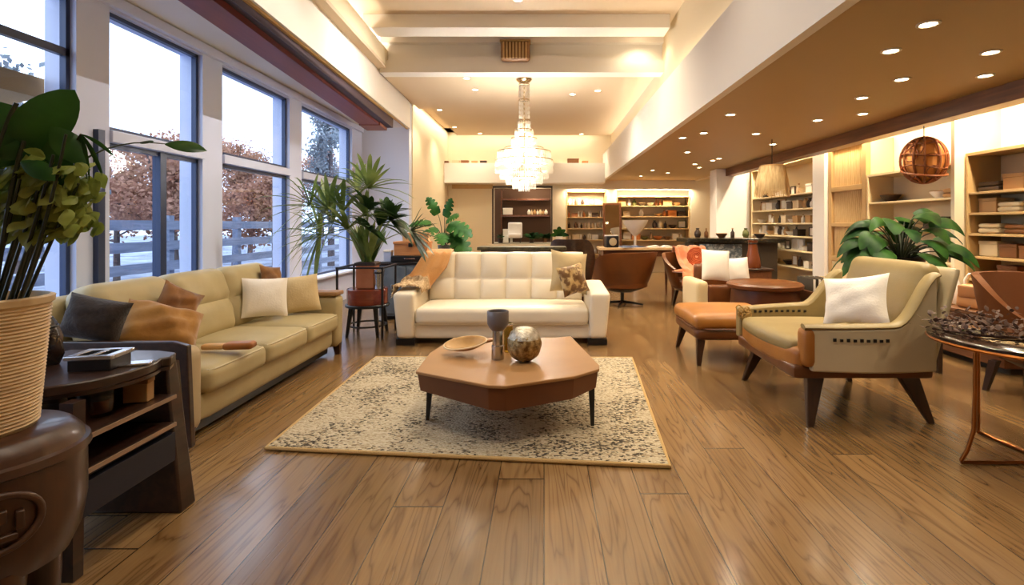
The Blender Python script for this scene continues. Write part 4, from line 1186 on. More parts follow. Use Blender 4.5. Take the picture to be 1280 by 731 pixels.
obj('backrest', soft(BM(), .17, .92, .66, .08, (0, 0, 0), puffs=.02, n=16, M=place((2.70, 4.08, .80), 0, R(15), 0), fn=backfn), M['khaki'], ac, world=True)
obj('back_shell', soft(BM(), .05, .99, .72, .024, (0, 0, 0), n=8, M=place((2.815, 4.08, .74), 0, R(15), 0)), M['panel'], ac, world=True)
for (t, b, sz) in (((1.90, 4.46, .36), (1.80, 4.60, 0), .12), ((1.92, 3.64, .36), (1.84, 3.54, 0), .13), ((2.56, 3.64, .36), (2.72, 3.60, 0), .15), ((2.56, 4.48, .36), (2.72, 4.56, 0), .13)):
    obj('leg', leg(BM(), t, b, sz, .07, .045, .035), M['chairleg'], ac, world=True, smooth=False, bevel=.008)
cushion('white_armchair_cushion', 'white crumpled cushion in the big khaki armchair', M['whitecloth'], (2.42, 3.84, .765), .50, .38, .17, R(-18), R(-10), R(-60), 31, .16)
settle(bpy.data.objects['white_armchair_cushion'], [ac], (-.5, .12, .4))

# ottoman
ot = thing('leather_ottoman', 'cognac leather ottoman on dark legs in front of the khaki armchair', 'ottoman', (1.90, 5.42, 0))
obj('cushion', soft(BM(), .86, .86, .15, .07, (1.90, 5.42, .435), puff=.035, n=14), M['cognac'], ot, world=True)
bm = BM(); tube(bm, [(1.90 + .42 * max(-1, min(1, 1.25 * math.cos(a))), 5.42 + .42 * max(-1, min(1, 1.25 * math.sin(a))), .372) for a in [2 * PI * k / 40 for k in range(40)]], .008, 6, closed=True)
obj('piping', bm, M['cognac_dk'], ot, world=True)
obj('body', soft(BM(), .82, .82, .12, .05, (1.90, 5.42, .315), n=10), M['cognac_dk'], ot, world=True)
for (x, y, dx, dy) in ((1.56, 5.10, -.03, -.04), (1.58, 5.76, -.06, .08), (2.24, 5.10, .05, -.04), (2.24, 5.74, .05, .05)):
    obj('leg', leg(BM(), (x, y, .28), (x + dx, y + dy, 0), .085, .075, .04, .035), M['chairleg'], ot, world=True, smooth=False, bevel=.006)

# plant stand and plant behind the armchair
ps = thing('dark_plant_stand', 'dark wooden stand behind the armchair holding the leafy plant', 'plant stand', (3.50, 5.0, 0))
obj('top', mkbox(3.25, 3.75, 4.77, 5.25, .82, .86), M['walnut_dark'], ps, world=True, bevel=.006)
obj('shelf', mkbox(3.28, 3.72, 4.80, 5.22, .30, .33), M['walnut_dark'], ps, world=True, smooth=False)
for x in (3.29, 3.71):
    for y in (4.81, 5.21): obj('leg', leg(BM(), (x, y, .82), (x, y, 0), .045, .045, .04, .04), M['walnut_dark'], ps, world=True, smooth=False)
spec = []
rng = random.Random(8)
for k in range(40):
    az = 2.4 * k + rng.uniform(-.3, .3); el = -.3 + 1.3 * (k / 40)
    dx, dy = math.cos(az), math.sin(az)
    r = .34 * math.cos(max(0, el) * 1.2) * rng.uniform(.7, 1.0)
    spec.append((r * dx * 1.2, r * dy * .85, .30 + .30 * max(0, el) + rng.uniform(-.05, .05), rng.uniform(.30, .40), rng.uniform(.17, .24), dx, dy, .15 + .6 * el, .7))
mon2 = leaf_mat('dark_green_leaf', (12, 44, 13), (46, 84, 28), .5, 6, .1, .14)
monstera('leafy_plant', 'bushy dark green plant in a black pot behind the khaki armchair', (3.50, 5.02, .862), M['black'], spec, .20, .22, 6, (mon2, stemm), lobes=0)
bb = thing('brass_lantern', 'small dark lantern with brass bars beside the plant pot behind the armchair', 'lantern', (3.30, 4.82, .862))
obj('base', mkbox(-.05, .05, -.05, .05, 0, .02), M['black'], bb, smooth=False)
for sx in (-.045, .045):
    for sy in (-.045, .045): obj('bar', mkbox(sx - .005, sx + .005, sy - .005, sy + .005, .02, .16), mat('aged_brass', (150, 116, 60), .35, 1.0) if 'aged_brass' not in bpy.data.materials else bpy.data.materials['aged_brass'], bb, smooth=False)
obj('lid', prism(BM(), [(-.06, .16), (.06, .16), (.012, .20), (-.012, .20)], -.055, .055, 'Y'), M['black'], bb, smooth=False)

# ------------------------------------------------------------------ round side table at the right
rt = thing('copper_side_table', 'round dark glass-topped side table on a bent copper frame', 'side table', (2.88, 3.0, 0))
copper = mat('copper_tube', (150, 92, 44), .3, 1.0)
obj('table_top', lathe(BM(), [(0, .70), (.50, .70), (.515, .712), (.515, .725), (.50, .735), (0, .735)], (2.88, 3.0, 0), 56), mat('smoked_top', (40, 28, 22), .12, coat=.5), rt, world=True)
bm = BM(); tube(bm, [(2.88 + .512 * math.cos(a), 3.0 + .512 * math.sin(a), .700) for a in [2 * PI * k / 56 for k in range(56)]], .010, 6, closed=True)
obj('rim', bm, copper, rt, world=True)
bm = BM(); tube(bm, [(2.46, 2.92, .70), (2.46, 2.92, .45), (2.46, 2.93, .22), (2.44, 2.95, .10), (2.42, 2.97, .03), (2.43, 2.98, .014), (2.60, 2.98, .013), (2.95, 2.98, .013), (3.30, 2.98, .013)], .011, 8)
obj('frame', bm, copper, rt, world=True)
bm = BM(); tube(bm, [(3.30, 2.98, .013), (3.31, 3.0, .03), (3.29, 3.02, .2), (3.28, 3.02, .70)], .011, 8)
obj('frame', bm, copper, rt, world=True)
bm = BM(); tube(bm, [(2.95, 2.98, .013), (2.92, 3.2, .013), (2.90, 3.42, .013)], .011, 8); tube(bm, [(2.90, 3.42, .013), (2.90, 3.42, .70)], .011, 8)
obj('frame', bm, copper, rt, world=True)
dfm = leaf_mat('dried_petals', (62, 44, 40), (104, 80, 68), .7, 12, .1)
df = thing('dried_flower_wreath', 'wreath of dried dark flowers lying on the round glass-topped table', 'dried flowers', (2.74, 3.14, .737))
bm = BM(); rng = random.Random(5)
for i in range(330):
    a = rng.uniform(R(20), R(330)); r = .20 + rng.gauss(0, .045)
    p = Vector((1.25 * r * math.cos(a), r * math.sin(a), abs(rng.gauss(.03, .03)) + .006))
    d = Vector((rng.uniform(-1, 1), rng.uniform(-1, 1), rng.uniform(-.1, 1)))
    leaf(bm, p, d, (0, 0, 1), rng.uniform(.03, .06), rng.uniform(.018, .03), .1, .4, nl=3)
for v in bm.verts: v.co.z = max(v.co.z, .002)
obj('dried_foliage', bm, dfm, df)
bm = BM(); tube(bm, [(1.25 * .20 * math.cos(a), .20 * math.sin(a), .012) for a in [R(20 + 310 * k / 30) for k in range(31)]], .008, 6)
obj('stem', bm, mat('wreath_cane', (70, 44, 28), .8), df)
gv = thing('ribbed_glass_jar', 'ribbed clear glass jar on the round table, cut by the frame', 'jar', (3.0, 2.86, .737))
obj('jar_body', lathe(BM(), [(0, 0), (.05, 0), (.055, .01), (.058, .13), (.045, .16), (.05, .20), (.046, .20), (.042, .16), (.052, .12), (0, .02)], seg=40, wob=lambda a, z: 1 + .03 * math.sin(12 * a)), glass_mat('jar_glass', (214, 210, 196)), gv)
obj('stopper', lathe(BM(), [(0, .185), (.042, .19), (.05, .205), (.03, .225), (.035, .25), (0, .262)], seg=24), mat('stopper_glass', (210, 204, 190), .15), gv)

# benches and the handbag near the wall
pb = thing('display_plinth', 'long low brown wooden plinth along the display wall', 'plinth', (4.55, 6.2, 0))
obj('body', mkbox(4.25, 4.9, 4.72, 8.2, .06, .50), M['base_wood'], pb, world=True, bevel=.01)
obj('top', mkbox(4.22, 4.9, 4.70, 8.21, .50, .54), wood_mat('plinth_top', (110, 72, 44), (140, 94, 60), .3), pb, world=True, bevel=.006)
obj('kick', mkbox(4.32, 4.9, 4.74, 8.18, 0, .06), M['black'], pb, world=True, smooth=False)
hb = thing('peach_handbag', 'peach leather handbag with a white loop handle on the brown plinth', 'handbag', (4.40, 5.17, .542), R(-80))
obj('bag_body', soft(BM(), .36, .18, .24, .04, (0, 0, .12), n=10, fn=lambda p, u, v, w: Vector((p.x * (1 - .08 * w), p.y * (1 - .3 * max(0, w)), p.z))), mat('peach_leather', (204, 148, 94), .45, bump=.08), hb)
bm = BM(); tube(bm, [(-.15, 0, .2), (-.15, 0, .28), (-.11, 0, .34), (0, 0, .36), (.11, 0, .34), (.15, 0, .28), (.15, 0, .2)], .014, 8)
obj('handle', bm, M['whitecloth'], hb)
obj('flap', soft(BM(), .30, .02, .12, .01, (0, -.088, .17), n=6), mat('flap_leather', (168, 112, 66), .45), hb)
wvs = thing('white_table_vase', 'small white vase on the brown plinth behind the peach handbag', 'vase', (4.40, 5.50, .542))
obj('vase_body', lathe(BM(), [(0, 0), (.05, 0), (.07, .06), (.08, .14), (.05, .24), (.035, .30), (.05, .36), (.04, .36), (.028, .30), (0, .28)], seg=28), M['white'], wvs)
obj('foot_ring', lathe(BM(), [(.05, 0), (.058, .006), (.05, .015)], seg=28), M['tan_trim'], wvs)

def tub_chair(name, label, loc, rz, shell, seatm, hi=.92, base=True, wide=.56, inner=None, group=None, open_a=70):
    """rounded lounge chair: curved shell, seat pad, swivel foot; opens along local -Y"""
    t = thing(name, label, 'armchair', loc, rz, group)
    bm = BM(); n, m = 40, 14; th = .06
    def P(i, j, s):
        a = R(-90 + open_a) + (2 * PI - 2 * R(open_a)) * i / n
        k = (1 - math.cos(a + R(90))) / 2        # 0 at the opening, 1 at the back
        v = j / m
        top = .62 + (hi - .62) * sm(min(1, max(0, (k - .15) / .75)))
        z = .30 + (top - .30) * v
        r = wide * (.62 + .40 * v ** .6) - (0 if s > 0 else th)
        return (r * math.cos(a), r * math.sin(a) * .95, z)
    O = [[bm.verts.new(P(i, j, 1)) for j in range(m + 1)] for i in range(n + 1)]
    I = [[bm.verts.new(P(i, j, -1)) for j in range(m + 1)] for i in range(n + 1)]
    for i in range(n):
        for j in range(m):
            bm.faces.new((O[i][j], O[i + 1][j], O[i + 1][j + 1], O[i][j + 1])); f = bm.faces.new((I[i][j], I[i][j + 1], I[i + 1][j + 1], I[i + 1][j]))
            if inner: f.material_index = 1
        bm.faces.new((O[i][m], O[i + 1][m], I[i + 1][m], I[i][m])); bm.faces.new((O[i][0], I[i][0], I[i + 1][0], O[i + 1][0]))
    for i in (0, n):
        for j in range(m): bm.faces.new((O[i][j], O[i][j + 1], I[i][j + 1], I[i][j]))
    obj('shell', bm, [shell, inner] if inner else shell, t, angle=60)
    obj('seat', lathe(BM(), [(0, .30), (wide * .60, .30), (wide * .72, .33), (wide * .74, .43), (wide * .68, .47), (0, .485)], seg=36, sy=.98), seatm, t)
    obj('underside', lathe(BM(), [(0, .22), (wide * .3, .23), (wide * .62, .30), (0, .31)], seg=32), M['black'], t)
    if base:
        obj('post', lathe(BM(), [(0, .03), (.03, .03), (.03, .24), (0, .24)], seg=16), M['black'], t)
        for k in range(4):
            a = R(45 + 90 * k)
            obj('foot', tube(BM(), [(0, 0, .055), (.20 * math.cos(a), .20 * math.sin(a), .04), (.36 * math.cos(a), .36 * math.sin(a), .016)], [.022, .02, .014], 8), M['black'], t)
    else:
        for k in range(4):
            a = R(45 + 90 * k); c, s = math.cos(a), math.sin(a)
            obj('leg', leg(BM(), (.28 * c, .28 * s, .26), (.34 * c, .34 * s, 0), .06, .06, .035, .035), M['chairleg'], t, smooth=False)
    return t
tub_chair('swivel_lounge_chair', 'cognac leather swivel chair on a star foot behind the white sofa', (1.36, 8.9, 0), R(205), M['cognac_dk'], M['cognac_dk'], .93, True, .60, M['black'])
tub_chair('dark_lounge_chair', 'dark brown rounded chair under an orange throw beyond the ottoman', (2.55, 8.75, 0), R(20), M['cognac_dk'], M['cognac_dk'], .90, False, .52)
tub_chair('brown_tub_chair', 'dark brown high-backed tub chair in front of the shelves behind the white sofa', (.46, 8.3, 0), R(170), M['walnut_dark'], M['walnut_dark'], 1.16, False, .36)

# orange throw and rolled cloth on the dark chair
bm = BM(); nu, nv = 44, 22; G = []
for i in range(nu + 1):
    row = []
    for j in range(nv + 1):
        u, v = i / nu, j / nv
        path = [Vector((-.05, -.62, .42)), Vector((-.03, -.56, .56)), Vector((0, -.42, .66)), Vector((.02, -.15, .70)), Vector((.05, .2, .80)), Vector((.06, .42, .99)), Vector((.06, .60, 1.0)), Vector((.06, .66, .78))]
        f = u * (len(path) - 1); k = min(int(f), len(path) - 2); p = path[k].lerp(path[k + 1], f - k)
        wv = (v - .5) * (.62 - .1 * u)
        row.append(bm.verts.new(p + Vector((wv, 0, 0)) + Vector((0, -.4, .8)) * (.02 * math.sin(v * 16 + 4 * u) + .012 * math.sin(v * 33 + 9 * u))))
    G.append(row)
for i in range(nu):
    for j in range(nv): bm.faces.new((G[i][j], G[i + 1][j], G[i + 1][j + 1], G[i][j + 1]))
ot2 = thing('orange_throw', 'salmon-orange throw spread over the dark brown rounded chair', 'throw blanket', (2.55, 8.75, .5), 0)
o = obj('cloth', bm, mat('salmon_cloth', (208, 136, 86), .8, c2=(176, 96, 54), scale=4, bump=.3, bscale=40, sheen=.3), ot2); o.location = (0, 0, -.5); drape(o, [bpy.data.objects['dark_lounge_chair']], .05)
md = o.modifiers.new('solid', 'SOLIDIFY'); md.thickness = .015; md.offset = 0
bm = BM(); spi = []
for k in range(60):
    a = .5 * k; r = .02 + .0022 * k
    spi.append((r * math.cos(a), 0, r * math.sin(a)))
tube(bm, [Vector(p) + Vector((-.02, -.24, .37)) for p in spi], .016, 6, flat=1.0)
o = obj('rolled_end', bm, mat('coral_cloth', (204, 104, 58), .75, c2=(160, 66, 34), scale=8, bump=.3), ot2)

# desk with open magazine and small speaker beyond the chairs
dk = thing('writing_desk', 'light wooden desk carrying magazines behind the cognac swivel chair', 'desk', (1.75, 9.9, 0))
obj('desk_top', mkbox(1.05, 2.5, 9.6, 10.25, .91, .955), wood_mat('desk_wood', (196, 156, 108), (216, 178, 130), .4, 'X'), dk, world=True, bevel=.006)
obj('drawer_box', mkbox(1.12, 2.43, 9.66, 10.2, .79, .91), M['base_wood'], dk, world=True, smooth=False)
for x in (1.12, 2.43):
    for y in (9.66, 10.19): obj('leg', leg(BM(), (x, y, .80), (x, y, 0), .06, .06, .035, .035), M['base_wood'], dk, world=True, smooth=False)
def magazine(name, label, loc, rz, cm, s=1.0):
    t = thing(name, label, 'magazine', loc, rz)
    bm = BM()
    for sgn in (-1, 1):
        pts = [(0, .0), (sgn * .08, .03), (sgn * .19, .018), (sgn * .25, .004), (sgn * .25, .0)]
        prism(bm, [(x * s, z * s) for x, z in (pts if sgn > 0 else pts[::-1])], -.17 * s, .17 * s, 'Y')
    obj('pages', bm, cm, t, bevel=.001)
    obj('cover', mkbox(-.255 * s, .255 * s, -.175 * s, .175 * s, -.004, -.0005), M['white'], t, smooth=False)
    return t
magazine('open_magazine', 'open magazine with slate-blue pages on the light wooden desk', (1.68, 9.78, .96), R(10), mat('blue_pages', (92, 102, 130), .5))
magazine('white_magazine', 'open white magazine beside the blue one on the wooden desk', (2.25, 9.84, .96), R(-4), mat('white_pages', (232, 222, 206), .5), 1.0)
sk = thing('desk_speaker', 'small dark cube speaker with a white top on the wooden desk', 'speaker', (1.28, 9.75, .956), R(10))
obj('speaker_body', mkbox(-.12, .12, -.1, .1, 0, .22), M['black'], sk, bevel=.02)
obj('cone', lathe(BM(), [(0, 0), (.07, 0), (.075, .008), (.06, .012), (0, .004)], seg=24), M['taupe'], sk).matrix_local = place((0, -.103, .11), R(90), 0, 0)
obj('top_plate', mkbox(-.11, .11, -.09, .09, .22, .235), M['white'], sk, bevel=.004)

# brown chair with two white cushions, drum table, counter
bc = thing('square_leather_chair', 'square chestnut leather chair with cream side beyond the ottoman', 'armchair', (2.55, 7.45, 0))
obj('seat', soft(BM(), .66, .62, .20, .05, (2.60, 7.42, .38), puff=.02, n=10), M['cognac_dk'], bc, world=True)
obj('backrest', soft(BM(), .66, .16, .48, .06, (2.60, 7.76, .56), n=10), M['cognac_dk'], bc, world=True)
obj('front_panel', soft(BM(), .68, .10, .44, .04, (2.60, 7.10, .34), n=10), M['cognac_dk'], bc, world=True)
obj('armrest', soft(BM(), .16, .78, .50, .05, (2.19, 7.44, .36), n=10), M['beigecloth'], bc, world=True, label='cream upholstered side')
obj('armrest', soft(BM(), .12, .78, .46, .05, (2.99, 7.44, .34), n=10), M['cognac_dk'], bc, world=True)
for (x, y) in ((2.2, 7.12), (2.98, 7.12), (2.2, 7.76), (2.98, 7.76)): obj('leg', leg(BM(), (x, y, .13), (x, y, 0), .06, .06, .04, .04), M['chairleg'], bc, world=True, smooth=False)
cushion('square_white_cushion', 'square white cushion standing on the chestnut leather chair, nearest its cream side', M['whitecloth'], (2.45, 7.44, .735), .42, .44, .12, R(-10), R(4), R(6), 41, .06, pinch=.04)
cushion('second_white_cushion', 'smaller white cushion beside the square white one on the chestnut chair', M['whitecloth'], (2.80, 7.50, .69), .30, .36, .12, R(-10), R(-5), R(-14), 42, .06, pinch=.04)
settle(bpy.data.objects['square_white_cushion'], [bc], (0, -1, .6)); settle(bpy.data.objects['second_white_cushion'], [bc, bpy.data.objects['square_white_cushion']], (.2, -1, .6))
dt = thing('leather_drum_table', 'round brown leather drum table behind the armchair', 'drum table', (2.82, 6.55, 0))
obj('drum', lathe(BM(), [(0, .02), (.36, .02), (.39, .06), (.42, .35), (.40, .58), (0, .58)], (2.82, 6.55, 0), 40), mat('drum_leather', (78, 40, 20), .35, bump=.05), dt, world=True)
obj('table_top', lathe(BM(), [(0, .58), (.42, .58), (.455, .60), (.46, .635), (.43, .66), (.40, .65), (0, .652)], (2.82, 6.55, 0), 48), M['cognac_dk'], dt, world=True)
bm = BM(); tube(bm, [(2.82 + .405 * math.cos(a), 6.55 + .405 * math.sin(a), .085) for a in [2 * PI * k / 40 for k in range(40)]], .010, 6, closed=True)
obj('foot_ring', bm, M['black'], dt, world=True)
mg = thing('magazine_rack', 'wooden rack holding dark upright albums behind the armchair', 'rack', (3.52, 6.6, 0))
obj('tray', mkbox(3.34, 3.80, 6.35, 6.85, .40, .43), M['base_wood'], mg, world=True, smooth=False)
for x in (3.32, 3.80): obj('side_panel', mkbox(x, x + .02, 6.35, 6.85, .0, .56), M['base_wood'], mg, world=True, smooth=False)
alb = [(60, 52, 40), (48, 38, 30), (92, 78, 58), (40, 34, 30), (214, 186, 136), (70, 52, 34)]
names = ['olive', 'dark brown', 'khaki', 'black', 'cream', 'brown']
for k, c in enumerate(alb):
    x = 3.385 + .066 * k
    a = thing('photo_album', names[k] + ' album standing upright in the wooden rack behind the armchair', 'album', (x, 6.6, .432), 0, 'albums in the rack')
    cm = mat('album_cover', c, .6)
    obj('cover', prism(BM(), [(-.024, 0), (.024, 0), (.024, .28), (.018, .28), (.018, .006), (-.018, .006), (-.018, .28), (-.024, .28)], -.2, .2, 'Y'), cm, a, smooth=False)
    obj('pages', mkbox(-.017, .017, -.19, .19, .007, .27), M['whitecloth'], a, smooth=False)

ko = thing('bar_counter', 'long counter with black stone top and glazed blue-grey front', 'counter', (3.7, 9.9, 0))
obj('body', mkbox(2.85, 4.45, 9.75, 10.35, .05, 1.05), mat('counter_front', (70, 58, 46), .45), ko, world=True, bevel=.01)
obj('counter_top', prism(BM(), [(2.70, 10.45), (2.74, 9.72), (3.3, 9.62), (4.1, 9.50), (4.50, 9.50), (4.50, 10.45)], 1.05, 1.13), mat('black_granite', (34, 30, 24), .15, c2=(70, 62, 44), scale=30, contrast=(.5, .7)), ko, world=True, bevel=.012)
obj('glass_front', mkbox(2.95, 3.75, 9.70, 9.75, .62, 1.02), mat('blue_glass', (96, 108, 116), .12, c2=(160, 170, 172), scale=22, contrast=(.45, .6)), ko, world=True, bevel=.004)
obj('plinth', mkbox(2.9, 4.4, 9.8, 10.3, 0, .05), M['black'], ko, world=True, smooth=False)
lampm = mat('boot_leather', (122, 62, 28), .35)
bo = thing('brown_vase', 'tapering brown leather vase on the floor stand before the counter', 'vase', (3.55, 8.7, .66))
obj('vase_body', lathe(BM(), [(0, 0), (.12, 0), (.13, .03), (.11, .16), (.08, .30), (.07, .42), (.085, .46), (.07, .46), (.055, .42), (0, .38)], seg=28), lampm, bo)
obj('neck_ring', lathe(BM(), [(.072, .40), (.082, .41), (.072, .425)], seg=28), M['black'], bo)
fs = thing('floor_stand', 'dark square stand under the brown leather vase', 'stand', (3.55, 8.7, 0))
obj('top', mkbox(3.30, 3.80, 8.45, 8.95, .62, .66), M['walnut_dark'], fs, world=True, bevel=.006)
obj('body', mkbox(3.33, 3.77, 8.48, 8.92, .05, .62), M['base_wood'], fs, world=True, smooth=False)
obj('plinth', mkbox(3.35, 3.75, 8.5, 8.9, 0, .05), M['black'], fs, world=True, smooth=False)

# brown leather chair cut by the frame
tub_chair('tan_club_chair', 'tan leather club chair by the display wall, cut by the frame edge', (4.02, 4.15, 0), R(15), mat('club_leather', (104, 60, 32), .4, bump=.08), M['cognac_dk'], .98, False, .44)
# ------------------------------------------------------------------ chandelier
ch = thing('crystal_chandelier', 'big tiered crystal chandelier hanging over the white sofa', 'chandelier', (-.33, 8.5, 3.81))
crystal = mat('crystal', (255, 250, 240), .12, c2=(236, 226, 206), scale=40, coat=.6)
nt = crystal.node_tree; b = nt.nodes['Principled BSDF']; out = nt.nodes['Material Output']
t_ = nt.nodes.new('ShaderNodeBsdfTranslucent'); t_.inputs['Color'].default_value = (1, .98, .94, 1)
mx = nt.nodes.new('ShaderNodeMixShader'); mx.inputs['Fac'].default_value = .6
nt.links.new(b.outputs[0], mx.inputs[1]); nt.links.new(t_.outputs[0], mx.inputs[2]); nt.links.new(mx.outputs[0], out.inputs['Surface'])
chrome = mat('chandelier_metal', (214, 196, 160), .2, 1.0)
obj('canopy', lathe(BM(), [(0, 0), (.12, 0), (.13, -.02), (.10, -.05), (.03, -.07), (0, -.07)], seg=32), chrome, ch)
obj('stem', tube(BM(), [(0, 0, -.06), (0, 0, -1.6)], .012, 8), chrome, ch)
def drop(bm, x, y, z, L, r):
    vs = [bm.verts.new((x, y, z))]
    ring = [bm.verts.new((x + r * math.cos(a), y + r * math.sin(a), z - L * .55)) for a in (0, 2.1, 4.2)]
    bot = bm.verts.new((x, y, z - L))
    for i in range(3):
        bm.faces.new((vs[0], ring[i], ring[(i + 1) % 3])); bm.faces.new((bot, ring[(i + 1) % 3], ring[i]))
def tier(z, r, L, n, dr=.011, strands=1, jig=0):
    bm = BM(); rng = random.Random(int(z * 100))
    for k in range(n):
        a = 2 * PI * k / n
        for s in range(strands):
            drop(bm, r * math.cos(a), r * math.sin(a), z - s * L * .95, L, dr)
    o = obj('crystal_fringe', bm, crystal, ch, smooth=False); o['kind'] = 'stuff'
    rb = BM(); tube(rb, [(r * math.cos(a), r * math.sin(a), z + .008) for a in [2 * PI * k / 40 for k in range(40)]], .008, 6, closed=True)
    obj('hoop', rb, chrome, ch)
for (z, r, L, n, st) in ((-.10, .085, .075, 20, 3), (-.36, .085, .08, 20, 4), (-.70, .10, .08, 24, 3), (-.86, .15, .09, 32, 4), (-1.00, .21, .09, 40, 3), (-1.16, .32, .10, 54, 2),
                         (-1.22, .44, .11, 72, 3), (-1.36, .475, .11, 76, 2), (-1.46, .40, .11, 64, 2), (-1.56, .30, .10, 48, 2), (-1.64, .19, .10, 34, 2), (-1.70, .09, .09, 18, 2)):
    tier(z, r, L, n, .013 if r > .2 else .010, st)
bulbm = mat('bulb_glow', (255, 240, 210), .4, emit=(255, 226, 180), estr=14)
for k in range(10):
    a = 2 * PI * k / 10
    obj('bulb', lathe(BM(), [(0, 0), (.016, .004), (.024, .03), (.016, .06), (0, .085)], (.33 * math.cos(a), .33 * math.sin(a), -1.42), 12), bulbm, ch)
for k in range(5):
    a = 2 * PI * k / 5
    obj('bulb', lathe(BM(), [(0, 0), (.014, .004), (.02, .03), (.012, .06), (0, .075)], (.13 * math.cos(a), .13 * math.sin(a), -1.02), 12), bulbm, ch)

def light(kind, name, loc, energy, color, size=.05, sy=None, rot=(0, 0, 0), parent=None, angle=None, blend=.6):
    l = bpy.data.lights.new(name, kind); l.energy = energy; l.color = color
    if kind == 'AREA':
        l.shape = 'RECTANGLE'; l.size = size; l.size_y = sy or size
    else: l.shadow_soft_size = size if kind != 'SPOT' else 0.0
    if kind == 'SPOT': l.spot_size = R(angle or 110); l.spot_blend = blend
    o = bpy.data.objects.new(name, l); COL.objects.link(o); o.location = loc; o.rotation_euler = rot
    if parent: o.parent = parent
    return o
WARM = (1.0, .84, .60); WARM2 = (1.0, .89, .71); WHITE = (1.0, .95, .86)
light('POINT', 'chandelier_light', (0, 0, -1.38), P_CH, WHITE, .22, parent=ch)
light('POINT', 'chandelier_upper_light', (0, 0, -.95), P_CH * .05, WHITE, .06, parent=ch)

# ------------------------------------------------------------------ recessed downlights
trimm = mat('downlight_trim', (230, 222, 206), .4)
lens = mat('downlight_lens', (255, 248, 230), .4, emit=(255, 232, 190), estr=30)
proto = None
def downlight(x, y, z, label, group, e, r=.045):
    global proto
    if proto is None:
        t = thing('ceiling_downlight', label, 'ceiling light', (x, y, z), 0, group)
        obj('trim_ring', lathe(BM(), [(.045, 0), (.065, 0), (.066, -.006), (.05, -.009), (.045, -.004)], seg=24), trimm, t)
        obj('lens', lathe(BM(), [(0, -.003), (.046, -.003)], seg=24), lens, t)
        proto = t
    else: t = dup(proto, (x, y, z), 0, label, group)
    if e: light('SPOT', 'downlight_beam', (0, 0, -.02), e, WARM, .04, parent=t, angle=125, blend=.8)
    return t
ORD = ['first', 'second', 'third', 'fourth', 'fifth', 'sixth', 'seventh', 'eighth', 'ninth', 'tenth', 'eleventh', 'twelfth', 'thirteenth', 'fourteenth', 'fifteenth', 'sixteenth', 'seventeenth', 'eighteenth', 'nineteenth', 'twentieth', 'twenty-first', 'twenty-second', 'twenty-third', 'twenty-fourth']
low = [(2.38, 3.17), (2.48, 3.66), (3.22, 3.69), (3.68, 4.27), (3.06, 4.38), (3.12, 5.02), (3.58, 5.75), (2.11, 5.79), (3.26, 6.1), (2.17, 6.96), (2.91, 7.02), (1.99, 7.35), (3.55, 7.94), (2.47, 8.82), (3.31, 9.68), (3.28, 9.95), (3.12, 10.58), (2.5, 11.8), (3.0, 12.4), (2.5, 13.2), (3.4, 11.2)]
low.sort(key=lambda p: p[1])
for k, (x, y) in enumerate(low):
    downlight(x, y, 2.64, 'round recessed downlight in the low tan ceiling, %s counting back from the camera end' % ORD[k], 'downlights in the low ceiling', P_LOW)
for (x, y) in ((3.0, 1.6), (2.4, .4), (3.7, 2.4)): light('SPOT', 'downlight_beam', (x, y, 2.62), P_LOW, WARM, .04, angle=125, blend=.8)
far = [(-1.28, 8.45), (-1.23, 9.18), (.97, 9.24), (.53, 9.5), (-2.2, 10.8), (-2.22, 12.7), (-1.7, 13.6), (1.0, 13.7)]
for k, (x, y) in enumerate(far):
    downlight(x, y, 3.81, 'small recessed downlight in the raised ceiling around the chandelier, %s counting towards the back wall' % ORD[k], 'downlights round the chandelier', P_FAR)
near = [(-1.32, 6.8), (-.35, 6.9), (.10, 6.75), (.92, 6.8), (1.5, 7.9)]
for k, (x, y) in enumerate(near):
    downlight(x, y, 4.42, 'tiny recessed downlight in the high ceiling between the beams, %s along the row' % ORD[k], 'downlights between the beams', P_NEAR if x < 1.4 else 0)
for y in (4.6, 6.2, 7.0): light('SPOT', 'bulkhead_fill', (-1.0, y, 4.2), P_NEAR * 1.2, WHITE, .05, rot=(0, R(55), 0), angle=80, blend=.9)  # fill spots without fixtures, added to brighten the bulkhead face
for (x, y) in ((-.9, 1.6), (.5, 1.6), (-.9, 3.8), (.5, 3.8)): light('SPOT', 'downlight_beam', (x, y, 4.38), P_NEAR, WARM2, .05, angle=120, blend=.8)

# strips of light laid in the ceiling coves
light('AREA', 'cove_strip', (-2.72, 4.6, 3.97), P_COVE, WARM2, .08, 11.0, (PI, 0, 0))
light('AREA', 'cove_strip', (1.82, 6.2, 3.33), P_COVE * .6, WARM2, .06, 15.0, (PI, 0, 0))
light('AREA', 'cove_strip', (-2.53, 12.5, 3.985), P_COVE * .3, WARM2, .1, 3.7, (0, 0, 0))
light('AREA', 'cove_strip', (-.4, YB - .3, 3.985), P_COVE * .3, WARM2, 3.6, .1, (0, 0, 0))

# round slatted vent on the fascia
vt = thing('slatted_vent', 'brown slatted vent box fixed to the stepped white fascia above the chandelier', 'vent', (-.45, 8.1, 3.96))
obj('housing', soft(BM(), .46, .20, .30, .06, (0, -.04, .15), n=10), mat('vent_brown', (122, 84, 48), .5), vt)
bm = BM()
for k in range(8): box(bm, -.19 + .05 * k, -.165 + .05 * k, -.165, -.13, .02, .27)
obj('slats', bm, mat('vent_slat', (186, 148, 96), .45), vt, smooth=False)
obj('top_plate', mkbox(-.24, .24, -.16, .06, .285, .31), mat('vent_top', (166, 132, 80), .5), vt, bevel=.01)

